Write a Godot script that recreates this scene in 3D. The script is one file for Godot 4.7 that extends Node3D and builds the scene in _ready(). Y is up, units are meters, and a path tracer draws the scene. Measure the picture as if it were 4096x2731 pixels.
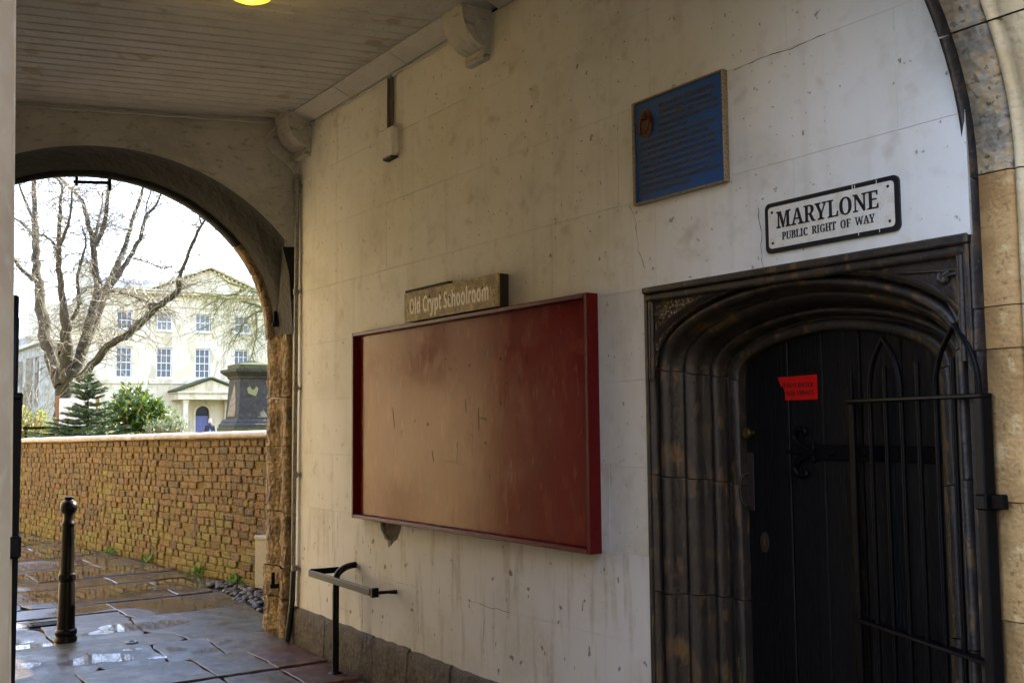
extends Node3D

# ---------------------------------------------------------------- shared state
var M := {}
var H := {}
var taken := {}
var rng := RandomNumberGenerator.new()

func _ready() -> void:
	rng.seed = 4711
	# ---- camera
	var cam := Camera3D.new()
	cam.name = "camera"
	cam.fov = 36.27
	cam.near = 0.05
	cam.far = 1500.0
	cam.position = Vector3(-3, 1.65, 0)
	cam.rotation_degrees = Vector3(4.5, -34.5, -0.6)
	add_child(cam)
	cam.current = true
	# ---- sky and air
	var we := WorldEnvironment.new()
	we.name = "world_environment"
	var e := Environment.new()
	e.background_mode = Environment.BG_SKY
	var sky := Sky.new()
	var sm := ProceduralSkyMaterial.new()
	sm.sky_top_color = Color(0.54, 0.65, 0.84)
	sm.sky_horizon_color = Color(0.90, 0.93, 0.96)
	sm.sky_curve = 0.16
	sm.ground_bottom_color = Color(0.3, 0.29, 0.27)
	sm.ground_horizon_color = Color(0.6, 0.6, 0.58)
	sm.sky_energy_multiplier = 1.15
	sm.sun_angle_max = 20.0
	sky.sky_material = sm
	e.sky = sky
	e.tonemap_mode = Environment.TONE_MAPPER_LINEAR
	e.tonemap_exposure = 5.3
	e.sdfgi_enabled = true
	e.ssao_enabled = true
	e.ssil_enabled = true
	we.environment = e
	add_child(we)
	# ---- the sun stands to the right, beyond the churchyard wall
	var sun := DirectionalLight3D.new()
	sun.name = "sun"
	sun.light_energy = 1.6
	sun.light_color = Color(1.0, 0.93, 0.82)
	sun.light_angular_distance = 0.5
	sun.shadow_enabled = true
	add_child(sun)
	sun.look_at_from_position(Vector3(8.5, 5.2, -2.4) * 10.0, Vector3.ZERO, Vector3.UP)

	materials()
	ground_and_paving()
	passage_wall()
	doorway()
	near_arch()
	far_arch()
	ceiling()
	building_mass()
	street_row()
	brick_wall()
	garden_ground()
	far_house()
	church()
	aisle_wall()
	trees()
	shrubs()
	monument()
	gates()
	wall_fittings()
	signs()
	outdoor_things()
	person()

# ---------------------------------------------------------------- naming
func numbered(n: String) -> String:
	if not taken.has(n):
		taken[n] = 0
		return n
	taken[n] += 1
	return "%s_%03d" % [n, taken[n]]

func thing(n: String, label: String, cat: String, at := Vector3.ZERO, group := "") -> Node3D:
	var o := Node3D.new()
	o.name = numbered(n)
	o.position = at
	add_child(o, true)
	tag(o, label, cat, group)
	return o

func tag(o: Node, label: String, cat: String, group := "") -> void:
	o.set_meta("label", label)
	o.set_meta("category", cat)
	if group != "":
		o.set_meta("group", group)

func struct(n: String) -> Node3D:
	var o := Node3D.new()
	o.name = numbered(n)
	add_child(o, true)
	o.set_meta("kind", "structure")
	return o

func put(n: String, mesh: Mesh, m: Material, parent: Node, at := Vector3.ZERO) -> MeshInstance3D:
	var o := MeshInstance3D.new()
	o.mesh = mesh
	o.material_override = m
	o.name = numbered(n) if parent == self else n
	o.position = at
	parent.add_child(o, true)
	return o

func fin(st: SurfaceTool, n: String, m: Material, parent: Node, at := Vector3.ZERO) -> MeshInstance3D:
	return put(n, done(st), m, parent, at)

func done(st: SurfaceTool) -> ArrayMesh:
	st.generate_normals()
	return st.commit()

func begin() -> SurfaceTool:
	var st := SurfaceTool.new()
	st.begin(Mesh.PRIMITIVE_TRIANGLES)
	st.set_smooth_group(-1)
	return st

# ---------------------------------------------------------------- shapes
func tri(st: SurfaceTool, a: Vector3, b: Vector3, c: Vector3) -> void:   # a b c counter-clockwise seen from outside
	st.add_vertex(a)
	st.add_vertex(c)
	st.add_vertex(b)

func quad(st: SurfaceTool, a: Vector3, b: Vector3, c: Vector3, d: Vector3) -> void:
	tri(st, a, b, c)
	tri(st, a, c, d)

func tro(st: SurfaceTool, a: Vector3, b: Vector3, c: Vector3, ctr: Vector3) -> void:
	if (b - a).cross(c - a).dot((a + b + c) / 3.0 - ctr) < 0.0:
		tri(st, a, c, b)
	else:
		tri(st, a, b, c)

func quo(st: SurfaceTool, a: Vector3, b: Vector3, c: Vector3, d: Vector3, ctr: Vector3) -> void:
	tro(st, a, b, c, ctr)
	tro(st, a, c, d, ctr)

# chamfered box; fr carries position and turn; jit moves its corners
func bbox(st: SurfaceTool, size: Vector3, b: float, fr := Transform3D(), jit := 0.0) -> void:
	var h := size / 2.0
	var c := {}
	for i in 8:
		var s := Vector3(1 if i & 1 else -1, 1 if i & 2 else -1, 1 if i & 4 else -1)
		var j := Vector3.ZERO
		if jit > 0.0:
			j = Vector3(rng.randf_range(-jit, jit), rng.randf_range(-jit, jit), rng.randf_range(-jit, jit))
		c[i] = [fr * (Vector3(h.x, h.y - b, h.z - b) * s + j), fr * (Vector3(h.x - b, h.y, h.z - b) * s + j), fr * (Vector3(h.x - b, h.y - b, h.z) * s + j)]
	var o := fr.origin
	for ax in 3:
		var u := 1 << ((ax + 1) % 3)
		var v := 1 << ((ax + 2) % 3)
		for sd in 2:
			var k := sd << ax
			quo(st, c[k][ax], c[k | u][ax], c[k | u | v][ax], c[k | v][ax], o)
	if b > 0.0:
		for ax in 3:   # edges along axis ax
			var a1 := (ax + 1) % 3
			var a2 := (ax + 2) % 3
			for s1 in 2:
				for s2 in 2:
					var k: int = (s1 << a1) | (s2 << a2)
					var k2: int = k | (1 << ax)
					quo(st, c[k][a1], c[k2][a1], c[k2][a2], c[k][a2], o)
		for i in 8:
			tro(st, c[i][0], c[i][1], c[i][2], o)

func box_at(st: SurfaceTool, lo: Vector3, hi: Vector3, b := 0.0, jit := 0.0) -> void:
	bbox(st, hi - lo, b, Transform3D(Basis(), (lo + hi) / 2.0), jit)

func boxm(size: Vector3, b: float, jit := 0.0) -> ArrayMesh:
	var st := begin()
	bbox(st, size, b, Transform3D(), jit)
	return done(st)

# bar of rectangular section from a to b
func bar(st: SurfaceTool, a: Vector3, b: Vector3, w: float, t: float, up := Vector3.UP, bev := 0.002) -> void:
	var x := (b - a).normalized()
	if absf(x.dot(up)) > 0.99:
		up = Vector3.RIGHT
	var z := x.cross(up).normalized()
	var y := z.cross(x)
	bbox(st, Vector3(a.distance_to(b), w, t), bev, Transform3D(Basis(x, y, z), (a + b) / 2.0))

func tube(st: SurfaceTool, pts: Array, rad: Array, n := 8, caps := true) -> void:
	st.set_smooth_group(0)
	var rings := []
	var prev := Vector3.ZERO
	for i in pts.size():
		var p: Vector3 = pts[i]
		var d: Vector3 = (pts[min(i + 1, pts.size() - 1)] - pts[max(i - 1, 0)]).normalized()
		var x := prev
		if x == Vector3.ZERO:
			x = d.cross(Vector3.UP if absf(d.y) < 0.9 else Vector3.RIGHT)
		x = (x - d * x.dot(d)).normalized()
		prev = x
		var y := d.cross(x)
		var r: float = rad[min(i, rad.size() - 1)]
		var ring := []
		for k in n:
			var a := TAU * k / n
			ring.append(p + (x * cos(a) + y * sin(a)) * r)
		rings.append(ring)
	for i in rings.size() - 1:
		for k in n:
			var k2 := (k + 1) % n
			quad(st, rings[i][k], rings[i][k2], rings[i + 1][k2], rings[i + 1][k])
	if caps:
		st.set_smooth_group(-1)
		for k in range(1, n - 1):
			tri(st, rings[0][0], rings[0][k + 1], rings[0][k])
			tri(st, rings[-1][0], rings[-1][k], rings[-1][k + 1])
	st.set_smooth_group(-1)

func curve(pts: Array, per := 6) -> Array:   # Catmull-Rom through the points
	var out := []
	for i in pts.size() - 1:
		var p0: Vector3 = pts[max(i - 1, 0)]
		var p3: Vector3 = pts[min(i + 2, pts.size() - 1)]
		for k in per:
			out.append((pts[i] as Vector3).cubic_interpolate(pts[i + 1], p0, p3, float(k) / per))
	out.append(pts[-1])
	return out

# profile: [radius, height] pairs from the bottom up; flutes between heights f0 and f1
func lathe(st: SurfaceTool, prof: Array, n := 24, f0 := 9.0, f1 := 9.0, depth := 0.0, sharp := false) -> void:
	st.set_smooth_group(-1 if sharp else 0)
	var rings := []
	for p in prof:
		var ring := []
		for k in n:
			var a := TAU * k / n
			var r: float = p[0]
			if p[1] >= f0 and p[1] <= f1 and k % 2 == 1:
				r -= depth
			ring.append(Vector3(cos(a) * r, p[1], -sin(a) * r))
		rings.append(ring)
	for i in rings.size() - 1:
		for k in n:
			var k2 := (k + 1) % n
			quad(st, rings[i][k], rings[i][k2], rings[i + 1][k2], rings[i + 1][k])
	st.set_smooth_group(-1)
	for k in range(1, n - 1):
		tri(st, rings[-1][0], rings[-1][k], rings[-1][k + 1])
		tri(st, rings[0][0], rings[0][k + 1], rings[0][k])

# plan polygon (x, z) raised from y0 to y1
func prism(st: SurfaceTool, poly: PackedVector2Array, y0: float, y1: float) -> void:
	if Geometry2D.is_polygon_clockwise(poly):
		poly.reverse()
	var n := poly.size()
	for i in n:
		var a := poly[i]
		var b := poly[(i + 1) % n]
		quad(st, Vector3(b.x, y0, b.y), Vector3(a.x, y0, a.y), Vector3(a.x, y1, a.y), Vector3(b.x, y1, b.y))
	var t := Geometry2D.triangulate_polygon(poly)
	for i in range(0, t.size(), 3):
		var a := poly[t[i]]
		var b := poly[t[i + 1]]
		var c := poly[t[i + 2]]
		if (b - a).cross(c - a) > 0.0:
			var w := b
			b = c
			c = w
		tri(st, Vector3(a.x, y1, a.y), Vector3(b.x, y1, b.y), Vector3(c.x, y1, c.y))
		tri(st, Vector3(a.x, y0, a.y), Vector3(c.x, y0, c.y), Vector3(b.x, y0, b.y))

# flat polygon in a frame (x right, y up, z towards the viewer), thickness behind it
func plate(st: SurfaceTool, poly: PackedVector2Array, fr: Transform3D, th: float) -> void:
	if Geometry2D.is_polygon_clockwise(poly):
		poly.reverse()
	var n := poly.size()
	for i in n:
		var a := poly[i]
		var b := poly[(i + 1) % n]
		quad(st, fr * Vector3(a.x, a.y, -th), fr * Vector3(b.x, b.y, -th), fr * Vector3(b.x, b.y, 0), fr * Vector3(a.x, a.y, 0))
	var t := Geometry2D.triangulate_polygon(poly)
	for i in range(0, t.size(), 3):
		var a := poly[t[i]]
		var b := poly[t[i + 1]]
		var c := poly[t[i + 2]]
		if (b - a).cross(c - a) < 0.0:
			var w := b
			b = c
			c = w
		tri(st, fr * Vector3(a.x, a.y, 0), fr * Vector3(b.x, b.y, 0), fr * Vector3(c.x, c.y, 0))
		tri(st, fr * Vector3(a.x, a.y, -th), fr * Vector3(c.x, c.y, -th), fr * Vector3(b.x, b.y, -th))

# a flat wall in x-y of frame fr with rectangular openings [x0, y0, x1, y1], reveals of depth dp
func pierced(st: SurfaceTool, fr: Transform3D, x0: float, x1: float, y0: float, y1: float, holes: Array, dp: float) -> void:
	var xs := [x0, x1]
	var ys := [y0, y1]
	for h in holes:
		xs.append_array([h[0], h[2]])
		ys.append_array([h[1], h[3]])
	xs.sort()
	ys.sort()
	for i in xs.size() - 1:
		for j in ys.size() - 1:
			if xs[i + 1] - xs[i] < 1e-4 or ys[j + 1] - ys[j] < 1e-4:
				continue
			var cx: float = (xs[i] + xs[i + 1]) / 2.0
			var cy: float = (ys[j] + ys[j + 1]) / 2.0
			var open := false
			for h in holes:
				if cx > h[0] and cx < h[2] and cy > h[1] and cy < h[3]:
					open = true
			if not open:
				quad(st, fr * Vector3(xs[i], ys[j], 0), fr * Vector3(xs[i + 1], ys[j], 0), fr * Vector3(xs[i + 1], ys[j + 1], 0), fr * Vector3(xs[i], ys[j + 1], 0))
	for h in holes:
		var a := [Vector3(h[0], h[1], 0), Vector3(h[2], h[1], 0), Vector3(h[2], h[3], 0), Vector3(h[0], h[3], 0)]
		for k in 4:
			var p: Vector3 = a[k]
			var q: Vector3 = a[(k + 1) % 4]
			quad(st, fr * p, fr * q, fr * (q + Vector3(0, 0, -dp)), fr * (p + Vector3(0, 0, -dp)))

# surface through a grid of points
func skin(st: SurfaceTool, rows: Array, group := 0, flip := false) -> void:
	st.set_smooth_group(group)
	for i in rows.size() - 1:
		for k in rows[i].size() - 1:
			if flip:
				quad(st, rows[i][k], rows[i + 1][k], rows[i + 1][k + 1], rows[i][k + 1])
			else:
				quad(st, rows[i][k], rows[i][k + 1], rows[i + 1][k + 1], rows[i + 1][k])
	st.set_smooth_group(-1)

func fan(st: SurfaceTool, pts: Array) -> void:
	for k in range(1, pts.size() - 1):
		tri(st, pts[0], pts[k], pts[k + 1])

# ---------------------------------------------------------------- materials
func nz(n: int, cyc: float, sd: int, sx := 1, sy := 1, cell := false) -> PackedByteArray:
	var f := FastNoiseLite.new()
	f.seed = sd
	f.noise_type = FastNoiseLite.TYPE_CELLULAR if cell else FastNoiseLite.TYPE_SIMPLEX_SMOOTH
	f.frequency = cyc / n
	f.fractal_octaves = 2 if cell else 4
	var im := f.get_seamless_image(n / sx, n / sy)
	if sx > 1 or sy > 1:
		im.resize(n, n, Image.INTERPOLATE_CUBIC)
	im.convert(Image.FORMAT_L8)
	return im.get_data()

# base colour with layers [cycles, seed, low, high, colour, opacity, stretch x, stretch y]; colours as seen (sRGB)
func paint(n: int, base: Color, layers: Array) -> ImageTexture:
	var px := n * n
	var r := PackedFloat32Array()
	r.resize(px)
	r.fill(base.r)
	var g := PackedFloat32Array()
	g.resize(px)
	g.fill(base.g)
	var b := PackedFloat32Array()
	b.resize(px)
	b.fill(base.b)
	for l in layers:
		var d := nz(n, l[0], l[1], l[6] if l.size() > 6 else 1, l[7] if l.size() > 7 else 1)
		var lo: float = l[2] * 255.0
		var inv: float = 1.0 / maxf(l[3] * 255.0 - lo, 0.001)
		var c: Color = l[4]
		var op: float = l[5]
		for i in px:
			var t := (d[i] - lo) * inv
			if t <= 0.0:
				continue
			if t > 1.0:
				t = 1.0
			t *= op
			r[i] += (c.r - r[i]) * t
			g[i] += (c.g - g[i]) * t
			b[i] += (c.b - b[i]) * t
	var out := PackedByteArray()
	out.resize(px * 3)
	for i in px:
		out[i * 3] = int(r[i] * 255.0)
		out[i * 3 + 1] = int(g[i] * 255.0)
		out[i * 3 + 2] = int(b[i] * 255.0)
	return ImageTexture.create_from_image(Image.create_from_data(n, n, false, Image.FORMAT_RGB8, out))

func relief(n: int, cyc: float, sd: int, sx := 1, sy := 1, cell := false) -> ImageTexture:
	return ImageTexture.create_from_image(Image.create_from_data(n, n, false, Image.FORMAT_L8, nz(n, cyc, sd, sx, sy, cell)))

func mat(n: String, look, rough: float, size := 1.0, height = null, hs := 0.0, rt = null) -> StandardMaterial3D:
	var m := StandardMaterial3D.new()
	m.resource_name = n
	if look is Color:
		m.albedo_color = look
	else:
		m.albedo_texture = look
	m.roughness = rough
	m.uv1_triplanar = true
	m.uv1_world_triplanar = true
	m.uv1_scale = Vector3.ONE / size
	if height != null:
		m.heightmap_enabled = true
		m.heightmap_texture = height
		m.heightmap_scale = hs
	if rt != null:
		m.roughness_texture = rt
	M[n] = m
	return m

func tinted(n: String, from: String, c: Color) -> StandardMaterial3D:
	var m: StandardMaterial3D = M[from].duplicate()
	m.resource_name = n
	m.albedo_color = c
	M[n] = m
	return m

func materials() -> void:
	var fine := relief(512, 40, 3)
	var lumps := relief(512, 9, 5)
	var pits := relief(512, 22, 6, 1, 1, true)
	var grain := relief(512, 60, 7, 1, 10)
	# painted ashlar of the passage: off-white limewash with grime, runs and specks
	mat("paint", paint(1024, Color(0.845, 0.84, 0.82), [
		[3, 11, 0.40, 0.80, Color(0.77, 0.755, 0.70), 0.55],
		[10, 12, 0.5, 0.8, Color(0.85, 0.84, 0.81), 0.5],
		[30, 13, 0.58, 0.9, Color(0.60, 0.57, 0.50), 0.14, 1, 16],
		[6, 18, 0.60, 0.95, Color(0.64, 0.62, 0.56), 0.25],
		[22, 19, 0.62, 0.9, Color(0.68, 0.655, 0.59), 0.3],
		[60, 14, 0.5, 0.75, Color(0.85, 0.835, 0.80), 0.3],
		[14, 17, 0.74, 0.95, Color(0.62, 0.58, 0.50), 0.45],
		[44, 15, 0.86, 0.90, Color(0.36, 0.32, 0.26), 0.6],
		[90, 16, 0.86, 0.89, Color(0.27, 0.24, 0.2), 0.6]]), 0.75, 4.0, lumps, 0.45)
	mat("paint_low", paint(1024, Color(0.84, 0.835, 0.82), [
		[4, 21, 0.40, 0.75, Color(0.755, 0.735, 0.68), 0.55],
		[30, 22, 0.60, 0.85, Color(0.62, 0.58, 0.50), 0.38, 1, 8],
		[60, 24, 0.5, 0.75, Color(0.85, 0.84, 0.82), 0.4],
		[20, 25, 0.87, 0.89, Color(0.42, 0.37, 0.30), 0.75],
		[46, 26, 0.875, 0.89, Color(0.33, 0.29, 0.24), 0.8, 1, 2]]), 0.75, 3.0, lumps, 0.5)
	mat("paint_rough", paint(512, Color(0.72, 0.715, 0.70), [
		[4, 31, 0.40, 0.70, Color(0.61, 0.595, 0.565), 0.6],
		[34, 32, 0.70, 0.9, Color(0.44, 0.40, 0.34), 0.6, 2, 1],
		[50, 33, 0.55, 0.8, Color(0.76, 0.74, 0.70), 0.5]]), 0.8, 2.0, pits, 1.2)
	mat("paint_board", paint(512, Color(0.735, 0.735, 0.735), [
		[5, 41, 0.45, 0.8, Color(0.67, 0.665, 0.655), 0.6],
		[3, 42, 0.80, 0.9, Color(0.55, 0.47, 0.36), 0.6],
		[50, 43, 0.80, 0.86, Color(0.42, 0.37, 0.30), 0.6]]), 0.55, 1.6, fine, 0.1)
	# stones
	mat("plinth", paint(512, Color(0.30, 0.27, 0.235), [
		[6, 51, 0.4, 0.7, Color(0.40, 0.36, 0.30), 0.7],
		[20, 52, 0.5, 0.8, Color(0.19, 0.17, 0.15), 0.8],
		[30, 53, 0.7, 0.8, Color(0.46, 0.42, 0.36), 0.6]]), 0.85, 0.9, pits, 0.6)
	mat("dark_stone", paint(512, Color(0.185, 0.15, 0.12), [
		[4, 61, 0.45, 0.65, Color(0.12, 0.10, 0.085), 0.8],
		[40, 62, 0.50, 0.75, Color(0.10, 0.088, 0.076), 0.6],
		[10, 63, 0.68, 0.80, Color(0.42, 0.30, 0.16), 0.75, 1, 4],
		[26, 64, 0.88, 0.90, Color(0.56, 0.50, 0.38), 0.7]]), 0.48, 0.8, fine, 0.2)
	mat("flecked_stone", paint(512, Color(0.30, 0.245, 0.18), [
		[8, 65, 0.45, 0.65, Color(0.19, 0.16, 0.13), 0.8],
		[26, 66, 0.66, 0.70, Color(0.70, 0.62, 0.45), 0.85]]), 0.7, 0.5, pits, 0.6)
	mat("shade_dark_stone", paint(512, Color(0.045, 0.04, 0.037), [  # dark stone, with shade under the arch put into its colour
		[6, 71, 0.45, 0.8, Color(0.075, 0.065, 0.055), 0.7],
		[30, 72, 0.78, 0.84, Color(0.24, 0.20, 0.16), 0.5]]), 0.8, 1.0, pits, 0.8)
	mat("jamb_stone", paint(512, Color(0.57, 0.475, 0.325), [
		[5, 81, 0.42, 0.62, Color(0.43, 0.355, 0.245), 0.8],
		[12, 82, 0.55, 0.68, Color(0.27, 0.21, 0.14), 0.85, 1, 4],
		[9, 83, 0.68, 0.78, Color(0.70, 0.60, 0.42), 0.8],
		[30, 84, 0.6, 0.8, Color(0.35, 0.28, 0.18), 0.6]]), 0.85, 0.8, pits, 2.2)
	mat("ochre_stone", paint(512, Color(0.70, 0.56, 0.35), [
		[3, 91, 0.4, 0.7, Color(0.60, 0.46, 0.27), 0.8],
		[8, 92, 0.62, 0.8, Color(0.80, 0.69, 0.50), 0.7],
		[24, 93, 0.72, 0.8, Color(0.40, 0.31, 0.2), 0.6],
		[60, 94, 0.6, 0.8, Color(0.55, 0.43, 0.27), 0.5]]), 0.8, 0.9, fine, 0.35)
	mat("flaky_stone", paint(512, Color(0.62, 0.54, 0.40), [
		[5, 95, 0.46, 0.60, Color(0.43, 0.41, 0.375), 0.85],
		[12, 96, 0.56, 0.66, Color(0.60, 0.575, 0.52), 0.7],
		[20, 97, 0.70, 0.76, Color(0.22, 0.195, 0.165), 0.75]]), 0.85, 0.8, pits, 1.2)
	mat("worn_stone", paint(512, Color(0.68, 0.585, 0.45), [
		[3, 198, 0.45, 0.7, Color(0.58, 0.48, 0.36), 0.7], [12, 199, 0.6, 0.8, Color(0.72, 0.66, 0.56), 0.6]]), 0.8, 1.4, fine, 0.1)
	mat("pale_stone", paint(512, Color(0.80, 0.73, 0.58), [
		[4, 98, 0.45, 0.7, Color(0.70, 0.60, 0.42), 0.7],
		[30, 99, 0.6, 0.8, Color(0.62, 0.54, 0.40), 0.5]]), 0.8, 1.0, fine, 0.3)
	# paving: flagstones, wet outside, damp under the arch
	var slab_look := paint(1024, Color(0.42, 0.395, 0.36), [
		[4, 101, 0.4, 0.7, Color(0.33, 0.31, 0.28), 0.8],
		[30, 102, 0.5, 0.8, Color(0.50, 0.48, 0.45), 0.6],
		[12, 103, 0.62, 0.76, Color(0.31, 0.30, 0.20), 0.6],
		[18, 114, 0.60, 0.72, Color(0.25, 0.235, 0.215), 0.55],
		[90, 104, 0.6, 0.8, Color(0.55, 0.53, 0.50), 0.5],
		[80, 115, 0.6, 0.8, Color(0.24, 0.225, 0.205), 0.5],
		[60, 113, 0.875, 0.89, Color(0.82, 0.81, 0.78), 0.85]])
	var wet_r := paint(512, Color(0.07, 0.07, 0.07), [
		[2, 105, 0.48, 0.66, Color(0.34, 0.34, 0.34), 1.0],
		[14, 106, 0.60, 0.8, Color(0.22, 0.22, 0.22), 0.4]])
	var damp_r := paint(512, Color(0.48, 0.48, 0.48), [
		[6, 107, 0.45, 0.7, Color(0.34, 0.34, 0.34), 1.0],
		[9, 108, 0.6, 0.8, Color(0.26, 0.26, 0.26), 0.8]])
	mat("flag_wet", slab_look, 1.0, 2.3, fine, 0.12, wet_r)
	M.flag_wet.uv1_scale = Vector3.ONE / 3.7
	M.flag_wet.albedo_color = Color(0.72, 0.70, 0.68)
	mat("flag", slab_look, 1.0, 2.3, lumps, 0.5, damp_r)
	M.flag.metallic_specular = 0.36
	M.flag.albedo_color = Color(0.86, 0.83, 0.72)
	tinted("flag_warm", "flag", Color(0.88, 0.82, 0.69))
	tinted("flag_grey", "flag", Color(0.78, 0.77, 0.68))
	tinted("flag_red", "flag", Color(0.88, 0.68, 0.62))
	mat("joint_earth", paint(256, Color(0.17, 0.15, 0.12), [[20, 109, 0.5, 0.8, Color(0.26, 0.24, 0.19), 0.8], [12, 110, 0.7, 0.8, Color(0.16, 0.19, 0.09), 0.8]]), 0.8, 0.7, pits, 1.0)
	mat("pebble", paint(256, Color(0.27, 0.25, 0.21), [[6, 111, 0.4, 0.7, Color(0.20, 0.18, 0.15), 0.8], [5, 112, 0.6, 0.8, Color(0.36, 0.34, 0.30), 0.7]]), 0.6, 0.4)
	var w := mat("water", Color(0.05, 0.05, 0.05, 0.12), 0.02)
	w.uv1_triplanar = false
	w.transparency = BaseMaterial3D.TRANSPARENCY_ALPHA
	# brick
	for i in 6:
		var c: Color = [Color(0.36, 0.268, 0.082), Color(0.33, 0.240, 0.072), Color(0.375, 0.268, 0.082), Color(0.37, 0.29, 0.088), Color(0.27, 0.198, 0.064), Color(0.38, 0.255, 0.085)][i]
		mat("brick%d" % i, paint(256, c, [
			[5, 121 + i, 0.42, 0.7, c.darkened(0.35), 0.75],
			[16, 131 + i, 0.55, 0.8, c.lerp(Color(0.58, 0.48, 0.20), 0.35), 0.6],
			[30, 141 + i, 0.68, 0.78, Color(0.17, 0.13, 0.09), 0.7]]), 0.7, 0.5, pits, 1.0)
	for i in 3:
		mat("mossy%d" % i, paint(256, [Color(0.36, 0.305, 0.12), Color(0.33, 0.28, 0.105), Color(0.38, 0.29, 0.125)][i], [
			[7, 151 + i, 0.42, 0.6, Color(0.39, 0.37, 0.11), 0.85],
			[20, 161 + i, 0.6, 0.75, Color(0.22, 0.2, 0.09), 0.7],
			[30, 171 + i, 0.66, 0.76, Color(0.50, 0.47, 0.17), 0.6]]), 0.75, 0.5, pits, 1.0)
	mat("mortar", paint(256, Color(0.37, 0.295, 0.10), [[14, 181, 0.45, 0.7, Color(0.32, 0.255, 0.115), 0.8], [9, 182, 0.6, 0.75, Color(0.37, 0.34, 0.14), 0.7]]), 0.85, 0.6, pits, 1.4)
	mat("coping", paint(256, Color(0.60, 0.55, 0.47), [[5, 183, 0.45, 0.7, Color(0.47, 0.41, 0.33), 0.8], [30, 184, 0.6, 0.8, Color(0.36, 0.32, 0.25), 0.6]]), 0.7, 0.8, fine, 0.4)
	# wood, paint and metal
	mat("notice_paint", paint(1024, Color(0.43, 0.035, 0.028), [
		[5, 201, 0.45, 0.75, Color(0.42, 0.09, 0.06), 0.7],
		[24, 202, 0.60, 0.9, Color(0.46, 0.16, 0.09), 0.35, 1, 4],
		[60, 203, 0.55, 0.8, Color(0.33, 0.05, 0.045), 0.4],
		[10, 215, 0.66, 0.76, Color(0.50, 0.20, 0.11), 0.5, 1, 2],
		[40, 216, 0.78, 0.84, Color(0.56, 0.30, 0.18), 0.5, 1, 4],
		[24, 204, 0.90, 0.91, Color(0.12, 0.04, 0.03), 0.85, 1, 4],
		[45, 205, 0.905, 0.92, Color(0.10, 0.04, 0.03), 0.9]]), 1.0, 2.0, grain, 0.012, paint(512, Color(0.19, 0.19, 0.19), [
		[4, 206, 0.4, 0.7, Color(0.15, 0.15, 0.15), 1.0], [26, 207, 0.55, 0.9, Color(0.34, 0.34, 0.34), 0.5, 1, 4], [9, 210, 0.6, 0.95, Color(0.32, 0.32, 0.32), 0.5]]))
	M.notice_paint.metallic_specular = 0.235
	mat("frame_red", paint(256, Color(0.34, 0.04, 0.05), [[16, 208, 0.5, 0.8, Color(0.33, 0.07, 0.06), 0.7], [30, 209, 0.76, 0.84, Color(0.2, 0.06, 0.05), 0.8]]), 0.38, 0.7, fine, 0.1)
	M.frame_red.metallic_specular = 0.3
	mat("old_board", paint(512, Color(0.68, 0.60, 0.42), [
		[6, 211, 0.4, 0.7, Color(0.54, 0.475, 0.33), 0.8],
		[9, 212, 0.6, 0.75, Color(0.78, 0.70, 0.50), 0.8],
		[30, 213, 0.6, 0.8, Color(0.24, 0.2, 0.14), 0.6]]), 0.7, 0.6, fine, 0.15)
	mat("old_board_edge", Color(0.13, 0.115, 0.09), 0.85)
	mat("sign_white", paint(256, Color(0.82, 0.80, 0.75), [[6, 221, 0.45, 0.8, Color(0.76, 0.73, 0.66), 0.7], [40, 222, 0.74, 0.82, Color(0.60, 0.54, 0.44), 0.6]]), 0.4, 0.5)
	mat("sign_black", Color(0.055, 0.055, 0.075), 0.45)
	mat("letter_white", paint(256, Color(0.95, 0.94, 0.89), [[30, 223, 0.6, 0.75, Color(0.74, 0.70, 0.58), 0.7]]), 0.6, 0.4)
	mat("plaque_blue", paint(256, Color(0.0, 0.275, 0.52), [[8, 224, 0.45, 0.8, Color(0.0, 0.24, 0.465), 0.7], [40, 225, 0.7, 0.85, Color(0.04, 0.31, 0.53), 0.4]]), 0.5, 0.5)
	mat("plaque_metal", paint(256, Color(0.52, 0.47, 0.37), [[20, 226, 0.5, 0.8, Color(0.28, 0.245, 0.18), 0.8]]), 0.5, 0.3)
	mat("plaque_letter", Color(0.33, 0.31, 0.24), 0.5)
	mat("crest_red", paint(256, Color(0.26, 0.10, 0.07), [[16, 227, 0.5, 0.75, Color(0.36, 0.21, 0.10), 0.8]]), 0.5, 0.12)
	mat("sticker_red", paint(256, Color(0.75, 0.06, 0.05), [[7, 228, 0.5, 0.8, Color(0.66, 0.045, 0.045), 0.7]]), 0.3, 0.3)
	mat("sticker_ink", Color(0.10, 0.03, 0.03), 0.5)
	mat("door_black", paint(512, Color(0.050, 0.047, 0.050), [
		[40, 231, 0.5, 0.8, Color(0.035, 0.033, 0.036), 0.8, 1, 10],
		[8, 232, 0.6, 0.8, Color(0.07, 0.06, 0.055), 0.6],
		[60, 233, 0.91, 0.93, Color(0.34, 0.32, 0.30), 0.6]]), 0.5, 0.9, grain, 0.25)
	mat("iron", paint(256, Color(0.026, 0.027, 0.036), [[16, 234, 0.5, 0.8, Color(0.022, 0.022, 0.027), 0.8], [40, 235, 0.8, 0.86, Color(0.20, 0.15, 0.11), 0.6]]), 0.42, 0.3, fine, 0.06)
	mat("iron_gloss", paint(256, Color(0.035, 0.034, 0.036), [[8, 236, 0.5, 0.8, Color(0.055, 0.045, 0.04), 0.7]]), 0.34, 0.5, fine, 0.06)
	M.iron_gloss.metallic_specular = 0.32
	M.iron.metallic_specular = 0.22
	M.door_black.metallic_specular = 0.3
	mat("brass", Color(0.45, 0.37, 0.22), 0.35)
	M.brass.metallic = 0.8
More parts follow.
